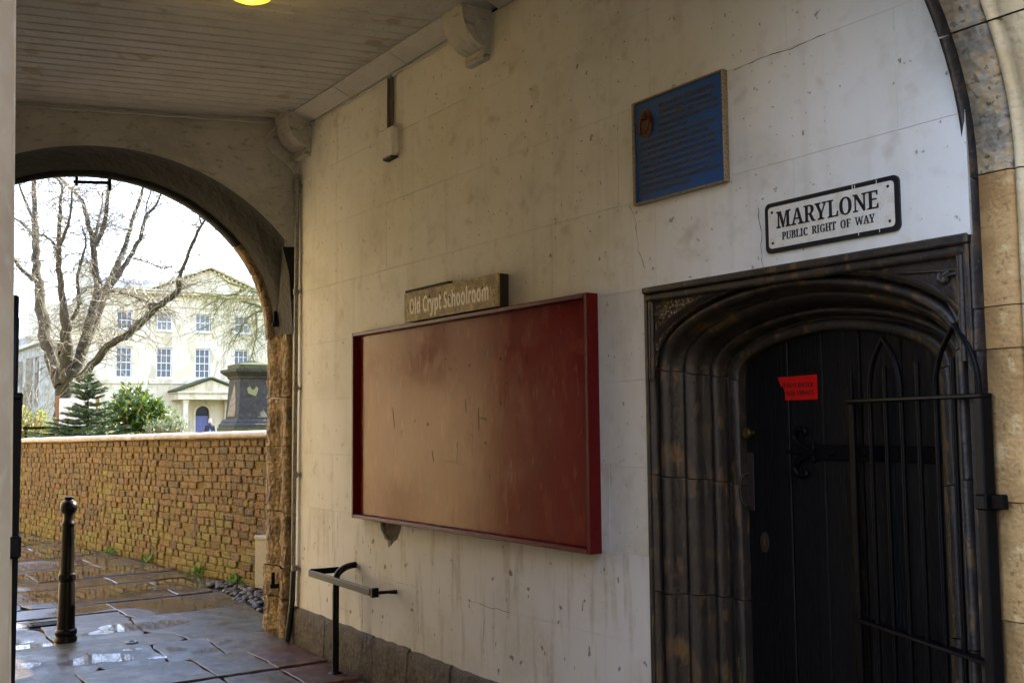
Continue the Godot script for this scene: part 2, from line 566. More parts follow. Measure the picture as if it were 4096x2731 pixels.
	mat("rust_iron", paint(256, Color(0.16, 0.09, 0.06), [[10, 237, 0.5, 0.8, Color(0.07, 0.05, 0.045), 0.8]]), 0.7, 0.2)
	mat("crack_line", Color(0.36, 0.31, 0.24), 0.9)
	mat("old_pipe", Color(0.36, 0.33, 0.29), 0.6)
	mat("conduit", paint(256, Color(0.52, 0.52, 0.49), [[10, 238, 0.5, 0.75, Color(0.36, 0.36, 0.34), 0.8], [30, 239, 0.72, 0.8, Color(0.2, 0.18, 0.16), 0.7]]), 0.5, 0.5)
	mat("black_pvc", Color(0.06, 0.06, 0.06), 0.45)
	mat("steel_grey", paint(256, Color(0.52, 0.50, 0.45), [[10, 240, 0.5, 0.8, Color(0.46, 0.44, 0.40), 0.7]]), 0.5, 0.5)
	mat("void_black", Color(0.05, 0.045, 0.04), 0.8)
	# lamp
	var lm := mat("lamp_glow", Color(0.9, 0.75, 0.3), 0.4)
	lm.emission_enabled = true
	lm.emission = Color(1.0, 0.80, 0.22)
	lm.emission_energy_multiplier = 0.34
	# outside
	mat("earth", paint(512, Color(0.24, 0.21, 0.15), [[9, 251, 0.45, 0.7, Color(0.25, 0.27, 0.11), 0.8], [40, 252, 0.5, 0.8, Color(0.33, 0.30, 0.2), 0.5]]), 0.9, 3.0, pits, 2.0)
	mat("asphalt", paint(512, Color(0.27, 0.265, 0.26), [[30, 253, 0.5, 0.8, Color(0.20, 0.2, 0.2), 0.7], [5, 254, 0.5, 0.8, Color(0.32, 0.31, 0.30), 0.5]]), 0.8, 2.5, fine, 0.3)
	mat("lawn", paint(512, Color(0.22, 0.28, 0.09), [[20, 255, 0.5, 0.8, Color(0.30, 0.34, 0.13), 0.7], [5, 256, 0.5, 0.8, Color(0.25, 0.24, 0.11), 0.7]]), 0.9, 2.5, pits, 2.0)
	mat("house_stone", paint(512, Color(0.83, 0.775, 0.65), [
		[3, 261, 0.4, 0.7, Color(0.78, 0.71, 0.56), 0.8],
		[9, 262, 0.6, 0.8, Color(0.86, 0.805, 0.675), 0.7],
		[12, 263, 0.62, 0.8, Color(0.60, 0.52, 0.38), 0.45, 1, 4]]), 0.85, 9.0)
	mat("house_trim", paint(256, Color(0.82, 0.77, 0.64), [[6, 264, 0.5, 0.8, Color(0.68, 0.61, 0.48), 0.7]]), 0.85, 4.0)
	mat("slate", paint(256, Color(0.44, 0.46, 0.50), [[8, 265, 0.4, 0.8, Color(0.35, 0.37, 0.41), 0.8, 4, 1]]), 0.6, 3.0)
	mat("sash_white", Color(0.86, 0.86, 0.85), 0.5)
	mat("window_glass", Color(0.09, 0.105, 0.11), 0.06)
	M.window_glass.metallic_specular = 0.22
	mat("window_blind", Color(0.42, 0.42, 0.39), 0.2)
	mat("window_dim", Color(0.20, 0.21, 0.20), 0.08)
	mat("blue_door", Color(0.36, 0.38, 0.56), 0.45)
	mat("church_stone", paint(512, Color(0.64, 0.60, 0.52), [
		[12, 266, 0.45, 0.7, Color(0.52, 0.48, 0.40), 0.8],
		[5, 267, 0.55, 0.75, Color(0.72, 0.68, 0.6), 0.7]]), 0.9, 4.0)
	mat("aisle_stone", paint(256, Color(0.84, 0.765, 0.585), [[6, 268, 0.45, 0.7, Color(0.77, 0.69, 0.51), 0.7]]), 0.9, 3.0)
	mat("tomb", paint(512, Color(0.19, 0.18, 0.155), [
		[5, 271, 0.45, 0.7, Color(0.13, 0.125, 0.11), 0.8],
		[12, 272, 0.6, 0.75, Color(0.27, 0.27, 0.16), 0.7]]), 0.8, 1.2, pits, 0.8)
	mat("tomb_pale", paint(256, Color(0.48, 0.45, 0.37), [[6, 273, 0.5, 0.7, Color(0.36, 0.33, 0.26), 0.8]]), 0.8, 0.8)
	mat("tomb_moss", paint(256, Color(0.27, 0.29, 0.12), [[8, 274, 0.5, 0.7, Color(0.2, 0.2, 0.11), 0.8]]), 0.85, 0.6)
	mat("lichen", Color(0.47, 0.47, 0.30), 0.9)
	mat("bark", paint(256, Color(0.25, 0.225, 0.185), [[8, 281, 0.45, 0.7, Color(0.22, 0.22, 0.11), 0.8, 1, 2], [24, 282, 0.5, 0.8, Color(0.13, 0.11, 0.085), 0.7, 1, 4]]), 0.9, 1.5, pits, 2.0)
	mat("twig", Color(0.44, 0.41, 0.32), 0.5)
	mat("twig_moss", Color(0.36, 0.38, 0.18), 0.7)
	var leaf_c := {"laurel": Color(0.21, 0.32, 0.10), "laurel_light": Color(0.36, 0.43, 0.16), "fir": Color(0.15, 0.235, 0.06), "grey_leaf": Color(0.42, 0.48, 0.36), "gold_leaf": Color(0.52, 0.54, 0.22), "weed": Color(0.22, 0.40, 0.10), "dead_leaf": Color(0.36, 0.22, 0.12)}
	for k in leaf_c:
		var l := mat(k, leaf_c[k], 0.45)
		l.uv1_triplanar = false
		l.cull_mode = BaseMaterial3D.CULL_DISABLED
		l.backlight_enabled = true
		l.backlight = (leaf_c[k] as Color) * 0.9
	mat("board_white", paint(256, Color(0.84, 0.84, 0.82), [[8, 291, 0.74, 0.82, Color(0.5, 0.52, 0.56), 0.7]]), 0.4, 0.8)
	mat("post_wood", Color(0.46, 0.33, 0.2), 0.7)
	var skn := mat("figure", Color.WHITE, 0.8)
	skn.uv1_triplanar = false
	skn.vertex_color_use_as_albedo = true

const TREE := [
	[2.46,1.18,-27.94,0.183, 2.45,1.62,-27.90,0.164, 2.47,2.22,-27.83,0.173, 2.49,2.76,-27.77,0.220],
	[2.42,2.70,-27.82,0.161, 2.27,3.45,-28.21,0.160, 2.17,4.02,-28.51,0.149, 2.11,4.70,-28.82,0.136, 2.08,5.39,-29.12,0.122, 2.05,6.10,-29.40,0.108, 2.06,6.82,-29.66,0.090, 2.05,7.53,-29.80,0.072, 2.02,8.20,-29.76,0.056, 2.00,8.71,-29.72,0.044],
	[2.16,7.26,-30.42,0.048, 2.02,7.65,-30.54,0.040, 1.81,8.25,-30.63,0.027, 1.71,8.70,-30.66,0.019],
	[1.90,5.43,-28.68,0.060, 1.68,5.66,-28.87,0.048, 1.46,6.00,-29.08,0.039, 1.28,6.21,-29.25,0.030],
	[2.03,6.53,-29.38,0.040, 1.88,6.89,-29.61,0.034, 1.70,7.11,-29.79,0.028, 1.51,7.27,-29.96,0.022],
	[2.52,2.79,-27.73,0.146, 2.49,3.48,-27.48,0.145, 2.41,4.09,-27.29,0.127, 2.30,4.70,-27.12,0.089, 2.18,5.30,-26.96,0.074, 2.11,5.81,-26.80,0.064, 2.08,6.34,-26.60,0.051, 2.06,7.08,-26.43,0.037, 2.07,7.45,-26.39,0.031, 1.87,7.75,-26.50,0.020],
	[2.04,5.96,-26.37,0.045, 2.14,6.35,-26.08,0.039, 2.19,6.75,-25.89,0.030, 2.19,7.29,-25.83,0.022],
	[2.17,5.83,-27.14,0.049, 2.07,6.13,-27.12,0.040, 1.89,6.32,-27.20,0.029, 1.78,6.36,-27.26,0.020],
	[2.66,2.92,-27.67,0.132, 2.87,3.62,-27.62,0.130, 3.04,4.31,-27.60,0.118, 3.18,4.96,-27.59,0.110, 3.21,5.46,-27.64,0.090, 3.14,5.96,-27.75,0.078, 3.11,6.46,-27.84,0.068, 3.03,6.80,-27.93,0.060, 2.94,7.30,-28.00,0.054, 2.77,7.63,-28.09,0.045, 2.54,7.89,-28.22,0.038, 2.29,8.16,-28.36,0.027],
	[3.03,6.18,-27.27,0.065, 3.21,6.62,-27.13,0.059, 3.26,7.17,-27.06,0.053, 3.28,7.55,-27.01,0.044, 3.29,8.13,-26.95,0.038],
	[3.19,6.29,-27.95,0.036, 3.26,6.84,-28.00,0.029, 3.34,7.24,-27.97,0.024, 3.36,7.73,-27.91,0.018],
	[2.80,3.18,-27.78,0.124, 3.26,4.36,-28.07,0.121, 3.57,5.16,-28.26,0.113, 3.82,5.76,-28.38,0.093, 4.03,6.30,-28.49,0.072, 4.22,6.86,-28.62,0.060, 4.34,7.31,-28.74,0.052, 4.47,7.75,-28.61,0.044, 4.55,8.30,-28.50,0.035],
	[3.53,5.24,-27.80,0.075, 3.85,5.75,-27.73,0.064, 4.15,6.33,-27.69,0.058, 4.31,6.72,-27.69,0.051, 4.41,7.18,-27.73,0.040, 4.64,7.51,-27.54,0.028, 4.75,7.94,-27.42,0.019],
	[4.50,7.11,-28.11,0.028, 4.53,7.60,-28.09,0.022, 4.63,8.00,-27.99,0.016],
	[2.80,2.85,-27.48,0.114, 3.08,3.33,-26.91,0.095, 3.33,3.72,-26.44,0.089, 3.62,3.92,-26.08,0.083, 3.86,4.24,-25.65,0.078, 4.00,4.47,-25.37,0.077, 4.21,4.66,-25.07,0.076, 4.38,4.89,-24.76,0.067, 4.35,5.16,-24.55,0.053, 4.40,5.49,-24.24,0.041, 4.45,5.97,-23.78,0.038, 4.52,6.25,-23.49,0.030, 4.60,6.44,-23.29,0.019],
	[4.52,6.25,-23.49,0.022, 4.44,6.50,-23.39,0.016, 4.47,6.67,-23.35,0.012],
	[4.05,4.47,-25.73,0.043, 3.96,4.62,-25.71,0.034, 3.79,4.74,-25.76,0.028, 3.52,4.86,-25.87,0.024, 3.18,4.94,-26.07,0.018, 2.95,4.99,-26.20,0.013],
	[4.25,4.65,-25.24,0.034, 4.06,4.61,-25.40,0.025, 3.91,4.60,-25.51,0.020],
	[2.64,4.36,-27.74,0.059, 2.78,4.78,-27.67,0.047, 2.74,5.44,-27.73,0.039, 2.84,5.93,-27.68,0.033, 2.91,6.35,-27.65,0.024, 2.83,6.75,-27.73,0.015],
	[4.10,6.03,-27.72,0.024, 4.40,5.93,-27.49,0.018, 4.69,5.78,-27.25,0.012, 4.91,5.78,-27.10,0.008],
]
const RTREE := [
	[5.50,4.26,-20.69,0.054, 5.12,4.42,-20.94,0.040, 4.91,4.48,-21.07,0.033, 4.73,4.56,-21.18,0.030, 4.46,4.67,-21.36,0.020, 4.23,4.86,-21.50,0.011],
	[4.74,4.55,-21.18,0.030, 4.63,4.45,-21.45,0.025, 4.35,4.44,-21.82,0.018, 4.13,4.50,-22.16,0.010],
	[5.47,3.69,-20.76,0.062, 5.12,3.98,-20.85,0.042, 4.94,4.13,-20.84,0.034, 4.70,4.20,-20.87,0.027, 4.45,4.27,-20.92,0.019, 4.22,4.32,-20.95,0.011],
	[5.04,4.09,-21.02,0.027, 4.80,3.94,-21.11,0.022, 4.60,3.61,-21.18,0.016, 4.49,3.37,-21.19,0.010],
	[4.93,4.04,-21.10,0.020, 5.00,3.71,-21.18,0.016, 4.98,3.31,-21.32,0.011, 4.96,3.05,-21.45,0.006],
	[4.43,4.35,-21.41,0.012, 4.29,4.12,-21.65,0.010, 4.23,3.78,-21.85,0.006],
	[5.13,3.91,-20.97,0.017, 5.22,3.65,-21.05,0.014, 5.32,3.28,-21.15,0.009],
]
# ---------------------------------------------------------------- ground and paving
func gy(z: float) -> float:
	if z < -7.0:
		return 0.12 + 0.02 * minf(-z - 7.0, 2.5)
	return maxf(0.12 + 0.033 * (-z - 7.0), 0.0)

func wall_x(z: float) -> float:   # foot of the brick wall
	return 0.59 + 0.1089 * (z + 9.34)

# irregular flagstone: outline in plan, top at y, worn edges
func flag(poly: PackedVector2Array, tilt: Vector3, th: float, bev: float) -> ArrayMesh:
	var st := begin()
	var c := Vector2.ZERO
	for p in poly:
		c += p
	c /= poly.size()
	var n := poly.size()
	var top := []
	var rim := []
	var low := []
	for p in poly:
		var q: Vector2 = p - c
		var t: Vector2 = c + q * (1.0 - bev / maxf(q.length(), 0.05))
		var y := tilt.x + tilt.y * q.x + tilt.z * q.y + (gy(p.y) - gy(c.y))
		top.append(Vector3(t.x, y, t.y))
		rim.append(Vector3(p.x, y - bev * 0.7, p.y))
		low.append(Vector3(p.x, y - th, p.y))
	var mid := Vector3(c.x, tilt.x, c.y)
	for i in n:
		var k := (i + 1) % n
		tro(st, mid, top[i], top[k], mid - Vector3(0, 1, 0))
		quo(st, top[i], top[k], rim[k], rim[i], mid - Vector3(0, 0.3, 0))
		quo(st, rim[i], rim[k], low[k], low[i], mid - Vector3(0, 0.03, 0))
	return done(st)

func ragged(x0: float, x1: float, z0: float, z1: float, j: float, nx: int, nz_: int) -> PackedVector2Array:
	var a := PackedVector2Array()
	for i in nx:
		a.append(Vector2(lerpf(x0, x1, float(i) / nx), z0))
	for i in nz_:
		a.append(Vector2(x1, lerpf(z0, z1, float(i) / nz_)))
	for i in nx:
		a.append(Vector2(lerpf(x1, x0, float(i) / nx), z1))
	for i in nz_:
		a.append(Vector2(x0, lerpf(z1, z0, float(i) / nz_)))
	for i in a.size():
		a[i] += Vector2(rng.randf_range(-j, j), rng.randf_range(-j, j))
	var cut := [0, nx, nx + nz_, 2 * nx + nz_]   # broken corners
	for k in cut:
		if rng.randf() < 0.35:
			a[k] = a[k].lerp(Vector2((x0 + x1) / 2.0, (z0 + z1) / 2.0), rng.randf_range(0.04, 0.12))
	return a

func ground_and_paving() -> void:
	var st := begin()
	var far_y := -0.06
	quad(st, Vector3(-600, far_y, 600), Vector3(600, far_y, 600), Vector3(600, far_y, -600), Vector3(-600, far_y, -600))
	var g := fin(st, "ground", M.earth, self)
	g.set_meta("kind", "structure")
	st = begin()
	prism(st, PackedVector2Array([Vector2(-60, 14), Vector2(60, 14), Vector2(60, 14.2), Vector2(60, 15.8), Vector2(2.5, -0.6), Vector2(-60, -17.5)]), -0.05, -0.012)
	var s := fin(st, "street", M.asphalt, self)
	s.set_meta("kind", "structure")

	var pav := struct("pavement")
	# bedding under the flags
	st = begin()
	var strip := []
	for i in 40:
		var z := -1.0 - i * 0.75
		strip.append([Vector3(-4.2 if z < -7.7 else -2.75, gy(z) - 0.028, z), Vector3(minf(wall_x(z) + 0.05, 0.78) if z < -7.7 else 0.02, gy(z) - 0.028, z)])
	skin(st, strip, 0)
	fin(st, "bedding", M.joint_earth, pav)
	var zs := [-1.3, -1.85, -2.45, -3.05, -3.65, -4.2, -4.85, -5.4, -5.95, -6.46, -7.05, -7.56, -8.0, -8.57, -9.45, -10.47, -11.0, -11.7, -12.6, -13.3, -14.2, -15.1, -16.3, -17.6, -19.0, -20.6, -22.5]
	for i in zs.size() - 1:
		var z0: float = zs[i]
		var z1: float = zs[i + 1]
		var zm := (z0 + z1) / 2.0
		var inside := zm > -7.7
		var xa := -2.7 if inside else -4.1
		var xb := -0.045 if inside else wall_x(zm) - (0.10 if zm < -10.0 else 0.32)
		if zm > -9.5 and not inside:
			xb = 0.24 if zm < -9.0 else 0.18
		var x := xa
		var lift := rng.randf_range(-0.006, 0.006) if zs[i] > -9.5 else rng.randf_range(-0.003, 0.003)
		while x < xb - 0.05:
			var w := rng.randf_range(0.38, 0.85) if inside else rng.randf_range(0.6, 1.5)
			if (i == 9 or i == 8) and x > -1.2:
				w = -0.40 - x if x < -0.6 else 0.5
			var x1 := minf(x + w, xb)
			if xb - x1 < 0.3:
				x1 = xb
			var red := x1 > -0.2 and zm > -7.06 and zm < -6.0
			# split some flags across their depth
			var parts := [[z0, z1]]
			if rng.randf() < 0.22 and z0 - z1 > 0.5 and i != 10 and i != 12:
				var zc := lerpf(z0, z1, rng.randf_range(0.35, 0.65))
				parts = [[z0, zc], [zc, z1]]
			for p in parts:
				var poly := ragged(x + 0.006, x1 - 0.006, p[0] - 0.012, p[1] + 0.012, 0.009, 6, 5)
				var pm: float = (p[0] + p[1]) / 2.0
				var tilt := Vector3(gy(pm) + lift + rng.randf_range(-0.0025, 0.0025), rng.randf_range(-0.004, 0.004), (0.018 if zm > -9.5 else 0.0) + rng.randf_range(-0.008, 0.008))
				if i == 10 or i == 12:
					tilt = Vector3(gy(pm) + rng.randf_range(-0.002, 0.002), rng.randf_range(-0.003, 0.003), -0.05)
				var m: Material = M.flag_wet
				if zm > -8.6:
					m = [M.flag, M.flag_warm, M.flag_grey][rng.randi() % 3]
				if red:
					m = M.flag_red
				put("flagstone", flag(poly, tilt, 0.045, 0.005), m, pav)
			x = x1
	# standing water on the hollows of the flags
	var pools := [[-1.9, -8.7, 0.4, 0.2], [-1.72, -7.95, 0.26, 0.10], [-0.9, -9.9, 0.7, 0.30], [0.0, -10.0, 0.45, 0.3], [-1.4, -10.2, 0.4, 0.3], [-0.5, -11.3, 0.9, 0.3], [-1.2, -12.2, 0.7, 0.35], [-0.35, -13.4, 0.6, 0.5], [-0.5, -15.0, 0.5, 0.6]]
	pools.append_array([[-1.30, -7.33, 0.19, 0.13, -7.305], [-0.74, -8.25, 0.30, 0.13, -8.285], [-1.02, -8.20, 0.16, 0.08, -8.285], [-0.62, -7.20, 0.09, 0.05, -7.305], [-0.80, -7.32, 0.08, 0.06, -7.305], [-0.45, -7.36, 0.06, 0.035, -7.305], [-1.75, -7.4, 0.12, 0.07, -7.305], [-1.75, -8.2, 0.2, 0.1, -8.285], [-0.95, -7.18, 0.05, 0.03, -7.305], [-1.05, -7.45, 0.06, 0.03, -7.305]])
	for p in pools:
		st = begin()
		var pts := []
		var ph := rng.randf() * TAU
		for k in 28:
			var a := TAU * k / 28.0
			var r := 1.0 + 0.20 * sin(2 * a + ph) + 0.15 * sin(3 * a + ph * 2.0) + 0.10 * sin(5 * a + ph * 3.0) + rng.randf_range(-0.06, 0.06)
			pts.append(Vector3(p[0] + cos(a) * r * p[2], gy(p[1]) + 0.011, p[1] - sin(a) * r * p[3]))
			if p.size() > 4:
				var zz: float = pts[-1].z
				pts[-1].y = gy(zz) + 0.006 - 0.05 * (zz - p[4])
		fan(st, pts)
		var w := fin(st, "puddle", M.water, self)
		w.set_meta("kind", "structure")
	# rounded cobbles in the corner between path and wall
	var cob := struct("cobbled_corner")
	var variants := []
	for v in 4:
		var cs := begin()
		var prof := []
		for k in 5:
			var a := PI * k / 4.0 - PI / 2.0
			prof.append([maxf(cos(a), 0.12) * rng.randf_range(0.9, 1.08), sin(a)])
		lathe(cs, prof, 7)
		variants.append(done(cs))
	for k in 120:
		var z := rng.randf_range(-9.95, -8.35)
		var x0 := 0.19 if z > -9.0 else 0.26
		var x := rng.randf_range(x0, wall_x(z) - 0.03)
		if z < -9.4 and x < wall_x(z) - 0.28:
			continue
		var o := put("cobble", variants[k % 4], M.pebble, cob, Vector3(x, gy(z) - 0.006, z))
		o.scale = Vector3(rng.randf_range(0.028, 0.055), rng.randf_range(0.016, 0.028), rng.randf_range(0.022, 0.04))
		o.rotation.y = rng.randf() * TAU

# ---------------------------------------------------------------- the painted wall on the right
func passage_wall() -> void:
	var w := thing("passage_wall", "long off-white painted ashlar wall of the passage with a dark stone plinth", "wall")
	var ys := [0.33, 0.705, 1.08, 1.455, 1.83, 2.222, 2.612, 3.032, 3.445, 3.843]
	for i in ys.size() - 1:
		var y0: float = ys[i]
		var y1: float = ys[i + 1]
		var z := -7.235 if y1 < 2.7 else -7.165
		var stop := -1.835
		if y0 < 2.2:
			stop = -3.345
		var first := true
		while z < stop - 0.01:
			var L := (0.35 if i % 2 else 0.71) if first else 0.72 + rng.randf_range(-0.05, 0.05)
			first = false
			var z1 := minf(z + L, stop)
			if stop - z1 < 0.2:
				z1 = stop
			var st := begin()
			var proud := rng.randf_range(-0.0008, 0.0008)
			bbox(st, Vector3(0.25, y1 - y0 - 0.0006, z1 - z - 0.0006), 0.0012, Transform3D(Basis(), Vector3(0.125 + proud, (y0 + y1) / 2.0, (z + z1) / 2.0)))
			var hole := i == 1 and z < -5.5 and z1 > -5.9
			var m: Material = M.paint_low if i < 2 else M.paint
			if hole:
				continue_block(w, y0, y1, z, z1, m)
			else:
				fin(st, "block", m, w)
			z = z1
	for cr in [[[3.03, -2.80], [3.034, -2.68], [3.028, -2.55], [3.031, -2.36]], [[2.60, -3.44], [2.52, -3.40], [2.40, -3.385], [2.31, -3.345]], [[2.46, -2.70], [2.36, -2.685], [2.27, -2.69], [2.225, -2.68]], [[0.712, -5.60], [0.714, -5.45], [0.706, -5.30]], [[0.708, -5.02], [0.711, -4.85], [0.703, -4.62], [0.705, -4.4]], [[0.70, -6.07], [0.55, -6.072], [0.40, -6.068]], [[0.70, -5.345], [0.58, -5.35], [0.44, -5.34]], [[0.64, -4.64], [0.5, -4.66], [0.42, -4.645]], [[1.05, -6.43], [0.93, -6.434], [0.84, -6.43]], [[0.60, -6.55], [0.50, -6.50], [0.46, -6.42], [0.45, -6.28]], [[3.44, -5.9], [3.445, -5.4], [3.449, -4.8]], [[2.612, -6.6], [2.614, -5.9], [2.61, -5.3]], [[3.03, -6.3], [3.034, -5.6], [3.036, -5.0]]]:
		var pts := []
		for p in cr:
			pts.append(Vector3(0.0, p[0], p[1]))
		var c2 := curve(pts, 5)
		var sc := begin()
		var rads := []
		for k in c2.size():
			c2[k] += Vector3(0, rng.randf_range(-0.004, 0.004), rng.randf_range(-0.004, 0.004))
			rads.append(rng.randf_range(0.0003, 0.0019) if cr.size() > 3 or cr[0][0] < 1.2 else rng.randf_range(0.0002, 0.001))
		tube(sc, c2, rads, 4)
		fin(sc, "crack", M.crack_line, w)
	# bare stone plinth
	var z := -7.16
	while z < -3.4:
		var z1 := minf(z + rng.randf_range(0.45, 0.75), -3.37)
		if -3.37 - z1 < 0.2:
			z1 = -3.37
		var gz := gy((z + z1) / 2.0)
		var st := begin()
		var top := 0.335 + 0.03 * (-(z + z1) / 2.0 - 4.7) / 2.3
		var prof := []
		for k in 7:
			var zz := lerpf(z + 0.004, z1 - 0.004, k / 6.0)
			var tt := top + rng.randf_range(-0.006, 0.006)
			var pr := -0.026 + rng.randf_range(-0.005, 0.004)
			prof.append([Vector3(0.02, tt + 0.004, zz), Vector3(pr * 0.45, tt, zz), Vector3(pr, tt - 0.018, zz), Vector3(pr - rng.randf_range(-0.003, 0.006), lerpf(gz, tt, 0.5), zz), Vector3(pr - 0.004, gz - 0.05, zz)])
		skin(st, prof, 0, true)
		var e0: Array = prof[0]
		var e1: Array = prof[-1]
		fan(st, e0 + [Vector3(0.02, gz - 0.05, e0[0].z)])
		var rev := e1.duplicate()
		rev.reverse()
		fan(st, [Vector3(0.02, gz - 0.05, e1[0].z)] + rev)
		fin(st, "plinth_stone", M.plinth, w)
		z = z1
	var st3 := begin()
	box_at(st3, Vector3(0.012, 3.845, -7.16), Vector3(0.2, 3.99, -1.84))
	fin(st3, "gap_shade", M.void_black, w)  # black box in the gap below the fillet, shade put into its colour
	# dark bed behind the plinth
	var st2 := begin()
	box_at(st2, Vector3(0.004, -0.1, -7.16), Vector3(0.2, 0.328, -3.36))
	fin(st2, "plinth_core", M.joint_earth, w)

# block with a piece of paint and render broken out of it under the notice board
func continue_block(w: Node, y0: float, y1: float, z0: float, z1: float, m: Material) -> void:
	var full := PackedVector2Array([Vector2(z0, y0), Vector2(z1, y0), Vector2(z1, y1), Vector2(z0, y1)])
	var gap := PackedVector2Array([Vector2(-5.845, 1.09), Vector2(-5.545, 1.09), Vector2(-5.552, 1.04), Vector2(-5.565, 1.01), Vector2(-5.60, 0.965), Vector2(-5.635, 0.952), Vector2(-5.675, 0.925), Vector2(-5.714, 0.908), Vector2(-5.722, 0.945), Vector2(-5.765, 0.955), Vector2(-5.785, 0.985), Vector2(-5.81, 1.0), Vector2(-5.822, 1.035)])
	var fr := Transform3D(Basis(Vector3(0, 0, 1), Vector3.UP, Vector3(-1, 0, 0)), Vector3.ZERO)
	var st := begin()
	for part in Geometry2D.clip_polygons(full, gap):
		plate(st, part, fr, 0.03)
	fin(st, "block", m, w)
	st = begin()
	var rows := []
	for i in 9:
		var row := []
		for k in 9:
			row.append(Vector3(0.018 + rng.randf_range(-0.006, 0.006), lerpf(0.88, 1.09, k / 8.0), lerpf(-5.87, -5.52, i / 8.0)))
		rows.append(row)
	skin(st, rows, -1, true)
	fin(st, "broken_core", M.plinth, w)

# ---------------------------------------------------------------- doorway
func door_pt(o: float, x: float, s: float) -> Vector3:
	# s runs 0..1 up the far jamb, 1..2 over the arch, 2..3 down the near jamb
	var a := 0.466 + o
	var ys := 1.82 + 0.22 * o
	var ya := 1.995 + 0.74 * o
	var base := 0.0
	var zc := -2.60
	if s <= 1.0:
		return Vector3(x, lerpf(base, ys, s), zc - a)
	if s >= 2.0:
		return Vector3(x, lerpf(ys, base, s - 2.0), zc + a)
	var t := -cos((s - 1.0) * PI)
	var u := absf(t)
	return Vector3(x, ys + (ya - ys) * pow(maxf(1.0 - pow(u, 1.7), 0.0), 0.42), zc + t * a)

